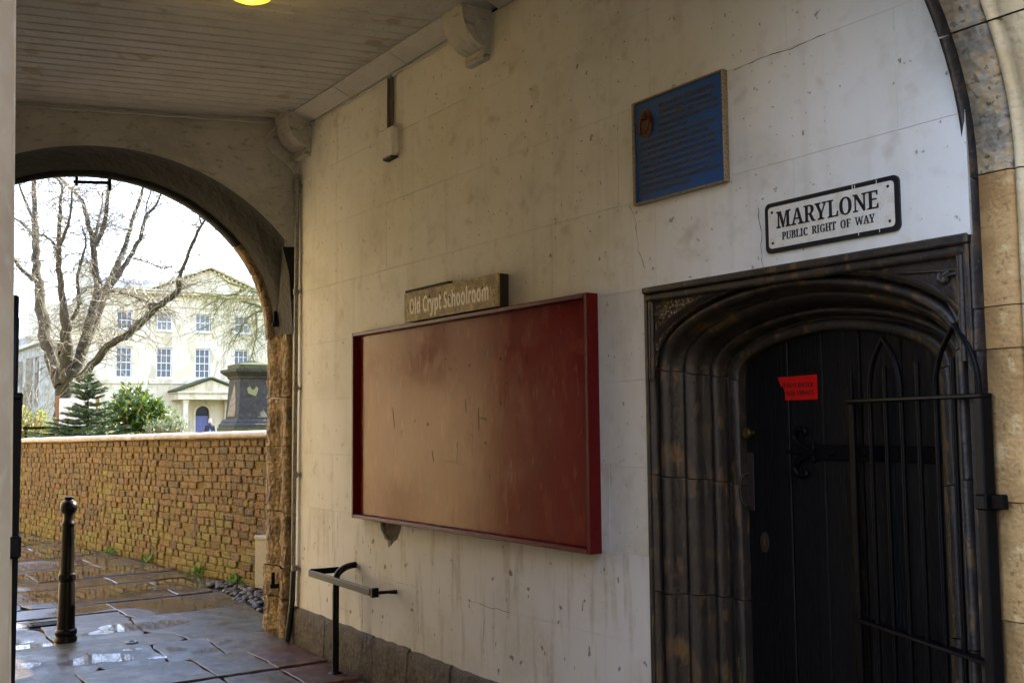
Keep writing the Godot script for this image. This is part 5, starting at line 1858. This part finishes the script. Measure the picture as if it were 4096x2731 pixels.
# ---------------------------------------------------------------- things fixed to the passage
func wall_fittings() -> void:
	# ceiling lamp: round bulkhead, lit
	var lp := thing("ceiling_lamp", "round yellow glowing bulkhead lamp on the plank ceiling", "lamp", Vector3(-1.215, 3.90, -4.86))
	var st := begin()
	lathe(st, [[0.145, -0.035], [0.15, -0.02], [0.15, 0.0]], 28)
	fin(st, "lamp_base", M.paint_board, lp)
	st = begin()
	lathe(st, [[0.02, -0.150], [0.06, -0.146], [0.10, -0.128], [0.128, -0.10], [0.138, -0.065], [0.138, -0.035]], 28)
	fin(st, "lamp_glass", M.lamp_glow, lp)
	var om := OmniLight3D.new()
	om.name = "lamp_light"
	om.position = Vector3(-1.215, 3.72, -4.86)
	om.light_color = Color(1.0, 0.82, 0.45)
	om.light_energy = 0.02
	om.omni_range = 12.0
	om.omni_attenuation = 2.0
	om.light_size = 0.12
	om.shadow_enabled = true
	add_child(om)
	# conduit down the far corner
	var cd := thing("conduit", "grey electrical conduit running down the far corner of the white wall", "pipe")
	st = begin()
	tube(st, [Vector3(-0.028, 3.42, -7.085), Vector3(-0.028, 2.0, -7.092), Vector3(-0.03, 0.62, -7.11)], [0.0155], 10)
	fin(st, "pipe", M.conduit, cd)
	st = begin()
	tube(st, [Vector3(-0.03, 0.62, -7.11), Vector3(-0.034, 0.40, -7.118), Vector3(-0.06, 0.13, -7.135)], [0.019, 0.02, 0.021], 10)
	fin(st, "lower_pipe", M.black_pvc, cd)
	for y in [3.40, 2.62, 1.92, 1.30, 0.64]:
		st = begin()
		tube(st, [Vector3(-0.029, y - 0.02, -7.088), Vector3(-0.029, y + 0.02, -7.088)], [0.021], 10)
		bbox(st, Vector3(0.02, 0.018, 0.05), 0.002, Transform3D(Basis(), Vector3(-0.012, y, -7.075)))
		fin(st, "clip", M.conduit, cd)
	st = begin()
	lathe(st, [[0.016, -0.06], [0.026, -0.045], [0.026, 0.035], [0.018, 0.05], [0.018, 0.09]], 12)
	fin(st, "gland", M.conduit, cd, Vector3(-0.029, 3.40, -7.087))
	# cables along wall head and over the far arch
	var cb := thing("cable", "thin white cable looping round the corner corbel and along the wall head", "cable")
	st = begin()
	tube(st, curve([Vector3(-0.03, 3.46, -7.09), Vector3(-0.07, 3.56, -7.14), Vector3(-0.20, 3.66, -7.17), Vector3(-0.235, 3.74, -7.16), Vector3(-0.19, 3.82, -7.1), Vector3(-0.13, 3.85, -7.02), Vector3(-0.05, 3.83, -6.9)], 5), [0.006], 6)
	fin(st, "loop", M.paint_board, cb)
	st = begin()
	var run := []
	for i in 25:
		run.append(Vector3(-0.012, 3.815 + rng.randf_range(-0.006, 0.006), -6.9 + i * 0.09))
	tube(st, run, [0.0065], 6)
	fin(st, "run", M.paint_board, cb)
	st = begin()
	run = []
	for i in 25:
		var x := -2.6 + i * 0.1
		run.append(ff(x, 3.874 - 0.003 * (i % 3), -0.03))
	tube(st, run, [0.009], 6)
	fin(st, "arch_run", M.paint_board, cb)
	# painted-over box with two old conduits above it
	var bx := thing("cable_box", "small painted-over metal box on the wall below two dark pipes", "box", Vector3(0, 3.39, -5.66))
	st = begin()
	bbox(st, Vector3(0.05, 0.185, 0.175), 0.012, Transform3D(Basis(), Vector3(-0.02, 0, 0)), 0.006)
	fin(st, "box_body", M.paint, bx)
	st = begin()
	bbox(st, Vector3(0.052, 0.014, 0.12), 0.003, Transform3D(Basis(), Vector3(-0.02, -0.098, 0.02)), 0.004)
	fin(st, "rusty_edge", M.rust_iron, bx)
	for dz in [-0.022, 0.022]:
		st = begin()
		tube(st, [Vector3(-0.012, 0.09, dz), Vector3(-0.012, 0.25, dz * 1.1), Vector3(-0.012, 0.43, dz * 0.9)], [0.011], 8)
		fin(st, "pipe", M.old_pipe, bx)
	# black iron bracket rail by the plinth
	var r := thing("iron_rail", "black iron post and flat bar rail standing against the white wall", "rail", Vector3(0, 0, -6.15))
	st = begin()
	tube(st, curve([Vector3(-0.145, 0.08, 0), Vector3(-0.145, 0.4, 0.0), Vector3(-0.145, 0.66, 0.005), Vector3(-0.135, 0.715, 0.01), Vector3(-0.10, 0.745, 0.015), Vector3(-0.05, 0.755, -0.005), Vector3(0.01, 0.757, -0.02)], 4), [0.021], 12)
	fin(st, "post", M.iron_gloss, r)
	st = begin()
	bar(st, Vector3(-0.165, 0.682, -0.36), Vector3(-0.165, 0.668, 0.53), 0.042, 0.022, Vector3.UP, 0.003)
	fin(st, "flat_bar", M.iron_gloss, r)
	st = begin()
	bar(st, Vector3(-0.163, 0.688, -0.36), Vector3(0.0, 0.70, -0.26), 0.038, 0.012, Vector3.UP, 0.003)
	fin(st, "back_arm", M.iron_gloss, r)
	st = begin()
	bbox(st, Vector3(0.045, 0.056, 0.03), 0.004, Transform3D(Basis(), Vector3(-0.15, 0.666, 0.545)))
	tube(st, [Vector3(-0.14, 0.664, 0.55), Vector3(-0.06, 0.66, 0.54), Vector3(0.004, 0.655, 0.537)], [0.011, 0.010, 0.014], 9)
	fin(st, "wall_stay", M.iron_gloss, r)
	st = begin()
	lathe(st, [[0.05, 0.0], [0.045, 0.012], [0.024, 0.02]], 14)
	fin(st, "foot", M.iron, r, Vector3(-0.145, 0.09, 0))

# ---------------------------------------------------------------- lettering helpers
func words(text: String, serif: bool, bold: int) -> TextMesh:
	var f := SystemFont.new()
	f.font_names = PackedStringArray(["Droid Serif" if serif else "Droid Sans"])
	f.font_weight = bold
	var t := TextMesh.new()
	t.font = f
	t.text = text
	t.font_size = 64
	t.pixel_size = 0.01
	t.depth = 0.02
	t.curve_step = 2.0
	return t

# puts a line of text on a face turned to -x: z0..z1 wide, base line y, capital height h
func line(parent: Node, text: String, serif: bool, bold: int, z0: float, z1: float, y: float, h: float, x: float, th: float, m: Material) -> void:
	var t := words(text, serif, bold)
	var bb := t.get_aabb()
	var o := put("lettering", t, m, parent)
	var cap := words("H", serif, bold).get_aabb()
	var sy := h / cap.size.y
	var sx := (z1 - z0) / bb.size.x
	o.transform = Transform3D(Basis(Vector3(0, 0, sx), Vector3(0, sy, 0), Vector3(-th / 0.02, 0, 0)), Vector3(x, y - cap.position.y * sy, z0 - bb.position.x * sx))

func signs() -> void:
	var face := Basis(Vector3(0, 0, 1), Vector3.UP, Vector3(-1, 0, 0))
	# notice board
	var nb := thing("notice_board", "large empty dark red painted notice board with a raised frame", "notice board", Vector3(0, 1.652, -4.877))
	put("backboard", boxm(Vector3(0.03, 1.13, 2.37), 0.002), M.notice_paint, nb, Vector3(-0.016, 0, 0))
	for s in [-1, 1]:
		put("frame_side", boxm(Vector3(0.068, 1.172, 0.022), 0.003), M.frame_red, nb, Vector3(-0.035, 0, s * 1.199))
		put("frame_rail", boxm(Vector3(0.068, 0.022, 2.37), 0.003), M.frame_red, nb, Vector3(-0.035, s * 0.575, 0))
	for q in [[0.33, 0.45, 0.007], [0.30, -0.05, 0.006], [0.02, -0.45, 0.006], [0.31, 0.15, 0.006], [0.0, -0.3, 0.008], [0.1, 0.45, 0.006], [0.2, 0.5, 0.005], [-0.1, 0.3, 0.006], [0.25, 0.85, 0.006], [0.05, 0.62, 0.006], [0.36, -0.1, 0.006]]:
		var st := begin()
		lathe(st, [[q[2], 0.0], [q[2] * 0.8, 0.002]], 8)
		var o := fin(st, "nail_hole", M.void_black, nb, Vector3(-0.0308, q[0], q[1]))
		o.rotation.z = PI / 2.0
	for q in [[0.08, 0.235, -0.03, 0.24], [0.10, -0.72, -0.02, -0.70], [-0.15, -0.25, -0.21, -0.235], [0.13, 0.11, 0.06, 0.115], [0.24, 0.62, 0.20, 0.62], [0.03, 0.25, 0.02, 0.31]]:
		var st := begin()
		bar(st, Vector3(-0.0312, q[0], q[1]), Vector3(-0.0312, q[2], q[3]), 0.006, 0.001, Vector3(0, 0.3, 1), 0.0)
		fin(st, "paint_split", M.void_black, nb)
	for q in [[-0.205, -0.12, -0.212, 0.11], [0.02, 0.17, -0.16, 0.17], [0.38, 0.335, 0.34, 0.335], [-0.1, 0.02, -0.22, 0.01]]:
		var st := begin()
		bar(st, Vector3(-0.0312, q[0], q[1]), Vector3(-0.0312, q[2], q[3]), 0.005, 0.001, Vector3(0, 0.3, 1), 0.0)
		fin(st, "scratch", M.old_board, nb)
	# old schoolroom board
	var os := thing("schoolroom_sign", "weathered wooden sign reading Old Crypt Schoolroom above the red board", "sign", Vector3(0, 2.333, -4.885))
	put("sign_panel", boxm(Vector3(0.012, 0.172, 0.995), 0.002), M.old_board, os, Vector3(-0.062, 0, 0))
	put("sign_backing", boxm(Vector3(0.052, 0.166, 0.985), 0.002), M.old_board_edge, os, Vector3(-0.029, 0.0, 0.008))
	put("loose_strip", boxm(Vector3(0.03, 0.016, 0.5), 0.003), M.old_board_edge, os, Vector3(-0.05, 0.094, -0.245))
	line(os, "Old Crypt Schoolroom", false, 700, -0.43, 0.41, -0.045, 0.09, -0.0682, 0.003, M.letter_white)
	for q in [[-0.395, -0.005, 0.008], [-0.20, 0.035, 0.007], [0.02, 0.012, 0.010], [0.352, 0.022, 0.008], [-0.08, 0.045, 0.006]]:
		var st := begin()
		lathe(st, [[q[2], 0.0], [q[2] * 0.8, 0.0035]], 8)
		var o := fin(st, "screw_hole", M.void_black, os, Vector3(-0.0675, q[1], q[0]))
		o.rotation.z = PI / 2.0
	# blue plaque
	var pl := thing("blue_plaque", "rectangular blue history plaque with bronze lettering and a red crest", "plaque", Vector3(0, 2.813, -3.108))
	put("plaque_field", boxm(Vector3(0.02, 0.436, 0.526), 0.002), M.plaque_blue, pl, Vector3(-0.011, 0, 0))
	for s in [-1, 1]:
		put("plaque_rim", boxm(Vector3(0.03, 0.452, 0.008), 0.002), M.plaque_metal, pl, Vector3(-0.016, 0, s * 0.268))
		put("plaque_rim", boxm(Vector3(0.03, 0.008, 0.525), 0.002), M.plaque_metal, pl, Vector3(-0.016, s * 0.2225, 0))
	var tx := [["OLD CRYPT SCHOOLROOM", -0.105, 0.225, 1.15], ["THIS BUILDING, THE ORIGINAL", -0.11, 0.205, 0.9], ["CRYPT SCHOOL, WAS FOUNDED", -0.11, 0.235, 0.95], ["BY JOHN AND JOAN COOKE, AND", -0.11, 0.235, 0.9], ["ERECTED IN 1539.", -0.11, 0.06, 0.9], ["AS \"A CONTYNUALL FREE SCOLE OF GRAMMER\".", -0.235, 0.225, 0.9], ["RESTORED AND RE-OPENED IN 1880 FOR", -0.235, 0.18, 0.9], ["ST. MARY DE CRYPT SUNDAY SCHOOL IN MEMORY", -0.235, 0.235, 0.9], ["OF ROBERT RAIKES. IT IS NOW USED AS THE", -0.235, 0.215, 0.9], ["CHURCH HALL. CRYPT SCHOOL REMOVED IN 1861", -0.235, 0.24, 0.9], ["TO BUILDINGS IN BARTON STREET AND IN 1892", -0.235, 0.24, 0.9], ["TO FRIARS ORCHARD ON THE SITE OF THE", -0.235, 0.21, 0.9], ["TECHNICAL COLLEGE IN BRUNSWICK ROAD AND", -0.235, 0.24, 0.9], ["THENCE IN 1944 TO PODSMEAD.", -0.235, 0.075, 0.9]]
	for i in tx.size():
		line(pl, tx[i][0], false, 400, tx[i][1], tx[i][2], 0.166 - i * 0.0272, 0.0168 * tx[i][3], -0.0222, 0.003, M.plaque_letter)
	var st := begin()
	var ov := PackedVector2Array()
	for k in 26:
		var a := TAU * k / 26.0
		ov.append(Vector2(cos(a) * (0.047 - 0.012 * maxf(sin(a), 0.0)), sin(a) * 0.064))
	plate(st, ov, Transform3D(face, Vector3(-0.026, 0.118, -0.188)), 0.006)
	var cr := fin(st, "crest", M.crest_red, pl)
	st = begin()
	plate(st, PackedVector2Array([Vector2(-0.022, 0.015), Vector2(0.022, 0.015), Vector2(0.022, -0.012), Vector2(0.012, -0.032), Vector2(0, -0.04), Vector2(-0.012, -0.032), Vector2(-0.022, -0.012)]), Transform3D(face, Vector3(-0.029, 0.115, -0.188)), 0.004)
	tube(st, [Vector3(-0.029, 0.134, -0.188), Vector3(-0.029, 0.17, -0.188)], [0.013, 0.004], 6)
	for s in [-1, 1]:
		tube(st, curve([Vector3(-0.028, 0.075, -0.188 + s * 0.03), Vector3(-0.029, 0.11, -0.188 + s * 0.036), Vector3(-0.028, 0.145, -0.188 + s * 0.024)], 3), [0.006], 6)
	fin(st, "crest_relief", M.crest_red, cr)
	# street name plate
	var mn := thing("street_sign", "white street name plate reading Marylone above the dark doorway", "sign", Vector3(0, 2.368, -2.366))
	st = begin()
	plate(st, rrect(0.29, 0.0945, 0.022), Transform3D(face, Vector3(-0.010, 0, 0)), 0.009)
	fin(st, "plate_border", M.sign_black, mn)
	st = begin()
	plate(st, rrect(0.272, 0.0775, 0.014), Transform3D(face, Vector3(-0.0125, 0, 0)), 0.004)
	fin(st, "plate_face", M.sign_white, mn)
	line(mn, "MARYLONE", true, 700, -0.232, 0.212, -0.006, 0.062, -0.0135, 0.002, M.sign_black)
	line(mn, "PUBLIC  RIGHT  OF  WAY", true, 700, -0.208, 0.195, -0.052, 0.029, -0.0135, 0.002, M.sign_black)
	for q in [[-0.253, 0.058], [0.25, 0.06], [-0.253, -0.058], [0.253, -0.058]]:
		st = begin()
		lathe(st, [[0.0055, 0.0], [0.004, 0.003]], 10)
		var o := fin(st, "screw", M.rust_iron, mn, Vector3(-0.0125, q[1], q[0]))
		o.rotation.z = PI / 2.0
	for q in [[0.118, 0.09, 0.128, -0.088], [0.206, 0.092, 0.212, -0.09], [0.108, 0.093, 0.112, 0.02]]:
		st = begin()
		bar(st, Vector3(-0.0128, q[1], q[0]), Vector3(-0.0128, q[3], q[2]), 0.0022, 0.0012, Vector3(0, 0, 1), 0.0)
		fin(st, "paint_run", M.sign_white, mn)
	# torn red warning sticker on the door
	var sk := thing("warning_sticker", "torn red sticker on the black door warning DO NOT ENTER, DOOR UNSAFE", "sticker", Vector3(0.2985, 1.78, -2.788))
	st = begin()
	plate(st, PackedVector2Array([Vector2(0.099, -0.048), Vector2(0.099, 0.05), Vector2(-0.1, 0.046), Vector2(-0.09, 0.022), Vector2(-0.086, 0.012), Vector2(-0.072, 0.002), Vector2(-0.064, -0.018), Vector2(-0.063, -0.048)]), Transform3D(face, Vector3(0, 0, 0)), 0.0012)
	fin(st, "sticker_sheet", M.sticker_red, sk)
	line(sk, "O NOT ENTER", true, 700, -0.076, 0.082, 0.002, 0.018, -0.0004, 0.0008, M.sticker_ink)
	line(sk, "OOR UNSAFE", true, 700, -0.06, 0.082, -0.029, 0.018, -0.0004, 0.0008, M.sticker_ink)

func rrect(hx: float, hy: float, r: float) -> PackedVector2Array:
	var a := PackedVector2Array()
	for c in [[1, 1, 0.0], [-1, 1, 0.5], [-1, -1, 1.0], [1, -1, 1.5]]:
		for k in 6:
			var t: float = (c[2] + k / 10.0) * PI
			a.append(Vector2(c[0] * (hx - r) + cos(t) * r, c[1] * (hy - r) + sin(t) * r))
	return a

# ---------------------------------------------------------------- outdoor things
func outdoor_things() -> void:
	# bollard
	var b := thing("bollard", "black cast iron bollard with a ball top in the middle of the arch", "bollard", Vector3(-1.358, 0.139, -8.04))
	b.scale = Vector3(0.77, 1.0, 0.77)
	var st := begin()
	lathe(st, [[0.098, 0.0], [0.098, 0.03], [0.085, 0.036], [0.094, 0.05], [0.098, 0.066], [0.092, 0.082], [0.08, 0.09]], 28)
	fin(st, "base_ring", M.iron_gloss, b)
	st = begin()
	lathe(st, [[0.079, 0.09], [0.076, 0.2], [0.070, 0.40], [0.067, 0.42]], 28)
	fin(st, "lower_shaft", M.iron_gloss, b)
	st = begin()
	lathe(st, [[0.068, 0.42], [0.076, 0.43], [0.078, 0.455], [0.074, 0.475], [0.064, 0.485], [0.066, 0.497]], 28)
	for k in 4:
		var a := PI / 2.0 * k + 0.6
		tube(st, [Vector3(cos(a) * 0.06, 0.455, -sin(a) * 0.06), Vector3(cos(a) * 0.084, 0.455, -sin(a) * 0.084)], [0.024, 0.019], 10)
	fin(st, "collar", M.iron_gloss, b)
	st = begin()
	lathe(st, [[0.063, 0.497], [0.0625, 0.51], [0.058, 0.66], [0.053, 0.80], [0.053, 0.812]], 36, 0.505, 0.805, 0.006)
	fin(st, "fluted_shaft", M.iron_gloss, b)
	st = begin()
	lathe(st, [[0.054, 0.812], [0.06, 0.818], [0.061, 0.828], [0.05, 0.842], [0.044, 0.862], [0.045, 0.9]], 28)
	fin(st, "neck_ring", M.iron_gloss, b)
	st = begin()
	var prof := []
	for k in 13:
		var a := -1.15 + 2.25 * k / 12.0
		prof.append([cos(a) * 0.077, 0.946 + sin(a) * 0.060])
	prof.append([0.045, 1.006])
	prof.append([0.047, 1.012])
	prof.append([0.043, 1.02])
	lathe(st, prof, 28)
	fin(st, "ball_top", M.iron_gloss, b)
	# steel cabinet beside the arch
	var c := thing("service_cabinet", "slim grey steel service cabinet outside the arch jamb", "cabinet", Vector3(0.33, 0.31, -8.42))
	c.rotation_degrees.y = 12.0
	put("cabinet_body", boxm(Vector3(0.21, 0.40, 0.20), 0.004), M.steel_grey, c, Vector3(0, 0.2, 0))
	put("cabinet_lid", boxm(Vector3(0.226, 0.03, 0.216), 0.004), M.steel_grey, c, Vector3(0, 0.415, 0))
	put("cabinet_post", boxm(Vector3(0.05, 0.24, 0.05), 0.003), M.steel_grey, c, Vector3(0.09, -0.11, 0.05))
	st = begin()
	bbox(st, Vector3(0.008, 0.02, 0.01), 0.001, Transform3D(Basis(), Vector3(-0.108, 0.03, 0.04)))
	fin(st, "lock", M.iron, c)
	# drain grating
	var g := thing("drain_grating", "small iron drain grating set in the wet flagstones beside the bollard", "drain", Vector3(-1.34, 0.160, -8.72))
	for k in 9:
		st = begin()
		bbox(st, Vector3(0.012, 0.012, 0.13), 0.002, Transform3D(Basis(Vector3.UP, 0.5), Vector3(-0.11 + k * 0.027, 0, 0)))
		fin(st, "grate_bar", M.iron, g)
	st = begin()
	for s in [-1, 1]:
		bbox(st, Vector3(0.28, 0.014, 0.018), 0.002, Transform3D(Basis(), Vector3(0, 0, s * 0.075)))
		bbox(st, Vector3(0.018, 0.014, 0.14), 0.002, Transform3D(Basis(), Vector3(s * 0.14, 0, 0)))
	fin(st, "grate_frame", M.iron, g)
	# water stop tap cover
	var tc := thing("stopcock_cover", "small round metal stopcock cover in the flagstones near the bollard", "cover", Vector3(-0.985, 0.139, -7.72))
	st = begin()
	lathe(st, [[0.045, -0.005], [0.045, 0.004], [0.03, 0.006]], 18)
	fin(st, "rim", M.conduit, tc)
	st = begin()
	lathe(st, [[0.022, 0.0], [0.018, 0.009]], 14)
	fin(st, "plug", M.iron, tc)
	# information panel behind the fir
	var s := thing("information_panel", "white information panel on wooden posts behind the young fir", "sign", Vector3(1.24, 0.30, -20.2))
	s.rotation_degrees.y = -14.0
	put("panel", boxm(Vector3(0.62, 0.52, 0.03), 0.004), M.board_white, s, Vector3(0, 1.63, 0))
	for k in [-1, 1]:
		put("post", boxm(Vector3(0.06, 1.95, 0.06), 0.006), M.post_wood, s, Vector3(k * 0.34, 0.96, -0.01))
	# bench by the golden shrub
	var be := thing("park_bench", "dark bench by the trunk of the big tree", "bench", Vector3(0.90, 0.30, -20.9))
	be.rotation_degrees.y = -18.0
	for k in 3:
		put("back_slat", boxm(Vector3(0.9, 0.05, 0.03), 0.004), M.iron, be, Vector3(0, 1.10 + k * 0.13, 0))
	for k in 3:
		put("seat_slat", boxm(Vector3(0.9, 0.03, 0.09), 0.004), M.iron, be, Vector3(0, 0.72, 0.1 + k * 0.1))
	for k in [-1, 1]:
		put("leg", boxm(Vector3(0.05, 1.4, 0.05), 0.004), M.iron, be, Vector3(k * 0.4, 0.7, -0.03))
		put("leg", boxm(Vector3(0.05, 0.72, 0.05), 0.004), M.iron, be, Vector3(k * 0.4, 0.36, 0.3))

# ---------------------------------------------------------------- the passer-by in front of the house
func person() -> void:
	var bones := [   # a, b, ra, rb, colour
		[Vector3(0, 1.0, 0), Vector3(0, 1.40, 0.02), 0.155, 0.165, 0], [Vector3(-0.13, 1.42, 0.01), Vector3(0.13, 1.42, 0.01), 0.085, 0.085, 0],
		[Vector3(0, 1.45, 0.01), Vector3(0, 1.56, 0.03), 0.055, 0.055, 2], [Vector3(0, 1.60, 0.04), Vector3(0, 1.69, 0.04), 0.085, 0.09, 2], [Vector3(0, 1.70, 0.0), Vector3(0, 1.73, 0.02), 0.085, 0.075, 3], [Vector3(0, 1.62, 0.13), Vector3(0, 1.64, 0.12), 0.02, 0.018, 2],
		[Vector3(-0.19, 1.40, 0), Vector3(-0.25, 1.13, -0.03), 0.062, 0.05, 0], [Vector3(-0.25, 1.13, -0.03), Vector3(-0.21, 0.90, 0.10), 0.05, 0.038, 0], [Vector3(-0.21, 0.89, 0.10), Vector3(-0.20, 0.80, 0.14), 0.036, 0.03, 2],
		[Vector3(0.19, 1.40, 0), Vector3(0.25, 1.13, 0.02), 0.062, 0.05, 0], [Vector3(0.25, 1.13, 0.02), Vector3(0.19, 0.92, 0.14), 0.05, 0.038, 0], [Vector3(0.19, 0.91, 0.14), Vector3(0.18, 0.83, 0.19), 0.036, 0.03, 2],
		[Vector3(-0.09, 0.95, 0), Vector3(-0.11, 0.50, 0.10), 0.095, 0.065, 4], [Vector3(-0.11, 0.50, 0.10), Vector3(-0.11, 0.08, 0.04), 0.062, 0.045, 4], [Vector3(-0.11, 0.05, 0.03), Vector3(-0.11, 0.045, 0.19), 0.045, 0.04, 5],
		[Vector3(0.09, 0.95, 0), Vector3(0.11, 0.50, -0.04), 0.095, 0.065, 4], [Vector3(0.11, 0.50, -0.04), Vector3(0.11, 0.09, -0.18), 0.062, 0.045, 4], [Vector3(0.11, 0.06, -0.20), Vector3(0.11, 0.045, -0.06), 0.045, 0.04, 5],
		[Vector3(0, 1.05, 0.14), Vector3(0, 1.42, 0.12), 0.045, 0.045, 1]]
	var cols := [Color(0.02, 0.022, 0.035), Color(0.25, 0.36, 0.62), Color(0.50, 0.32, 0.24), Color(0.42, 0.41, 0.40), Color(0.03, 0.03, 0.04), Color(0.015, 0.012, 0.01)]
	var h := 0.035
	var lo := Vector3(-0.36, -0.035, -0.32)
	var n := Vector3i(21, 54, 17)
	var f := PackedFloat32Array()
	f.resize(n.x * n.y * n.z)
	var near := PackedByteArray()
	near.resize(f.size())
	for y in n.y:
		for z in n.z:
			for x in n.x:
				var p := lo + Vector3(x, y, z) * h
				var d := 9.0
				var best := 9.0
				var bi := 0
				for b in bones:
					var a: Vector3 = b[0]
					var ab: Vector3 = b[1] - a
					var t := clampf((p - a).dot(ab) / ab.length_squared(), 0.0, 1.0)
					var e: float = p.distance_to(a + ab * t) - lerpf(b[2], b[3], t)
					if e < best:
						best = e
						bi = b[4]
					var k := maxf(0.03 - absf(d - e), 0.0) / 0.03
					d = minf(d, e) - k * k * 0.03 * 0.25
				var id := (y * n.z + z) * n.x + x
				f[id] = d
				near[id] = bi
	var verts := {}
	var st := begin()
	st.set_smooth_group(0)
	var at := func(x: int, y: int, z: int) -> int: return (y * n.z + z) * n.x + x
	for y in n.y - 1:
		for z in n.z - 1:
			for x in n.x - 1:
				var s := Vector3.ZERO
				var c := 0
				for ed in [[0, 0, 0, 1, 0, 0], [0, 1, 0, 1, 1, 0], [0, 0, 1, 1, 0, 1], [0, 1, 1, 1, 1, 1], [0, 0, 0, 0, 1, 0], [1, 0, 0, 1, 1, 0], [0, 0, 1, 0, 1, 1], [1, 0, 1, 1, 1, 1], [0, 0, 0, 0, 0, 1], [1, 0, 0, 1, 0, 1], [0, 1, 0, 0, 1, 1], [1, 1, 0, 1, 1, 1]]:
					var v0: float = f[at.call(x + ed[0], y + ed[1], z + ed[2])]
					var v1: float = f[at.call(x + ed[3], y + ed[4], z + ed[5])]
					if (v0 < 0.0) != (v1 < 0.0):
						var t := v0 / (v0 - v1)
						s += Vector3(ed[0], ed[1], ed[2]).lerp(Vector3(ed[3], ed[4], ed[5]), t)
						c += 1
				if c > 0:
					verts[Vector3i(x, y, z)] = lo + (Vector3(x, y, z) + s / c) * h
	for key in verts:
		var q: Vector3i = key
		for ax in 3:
			var u := Vector3i.ZERO
			var v := Vector3i.ZERO
			u[(ax + 1) % 3] = 1
			v[(ax + 2) % 3] = 1
			var e := q
			var g := q
			g[ax] += 1
			if g.x >= n.x or g.y >= n.y or g.z >= n.z:
				continue
			var v0: float = f[at.call(e.x, e.y, e.z)]
			var v1: float = f[at.call(g.x, g.y, g.z)]
			if (v0 < 0.0) == (v1 < 0.0):
				continue
			if not (verts.has(q - u) and verts.has(q - v) and verts.has(q - u - v)):
				continue
			var ids := [q, q - u, q - u - v, q - v]
			if v0 > 0.0:
				ids.reverse()
			for k in [0, 2, 1, 0, 3, 2]:
				var cc: Vector3i = ids[k]
				st.set_color(cols[near[at.call(cc.x, cc.y, cc.z)]])
				st.add_vertex(verts[cc])
	st.generate_normals()
	var p := put("person", st.commit(), M.figure, self, Vector3(15.05, 0.27, -54.5))
	p.rotation_degrees.y = -20.0
	tag(p, "person in a dark jacket and blue shirt walking before the blue door", "person")
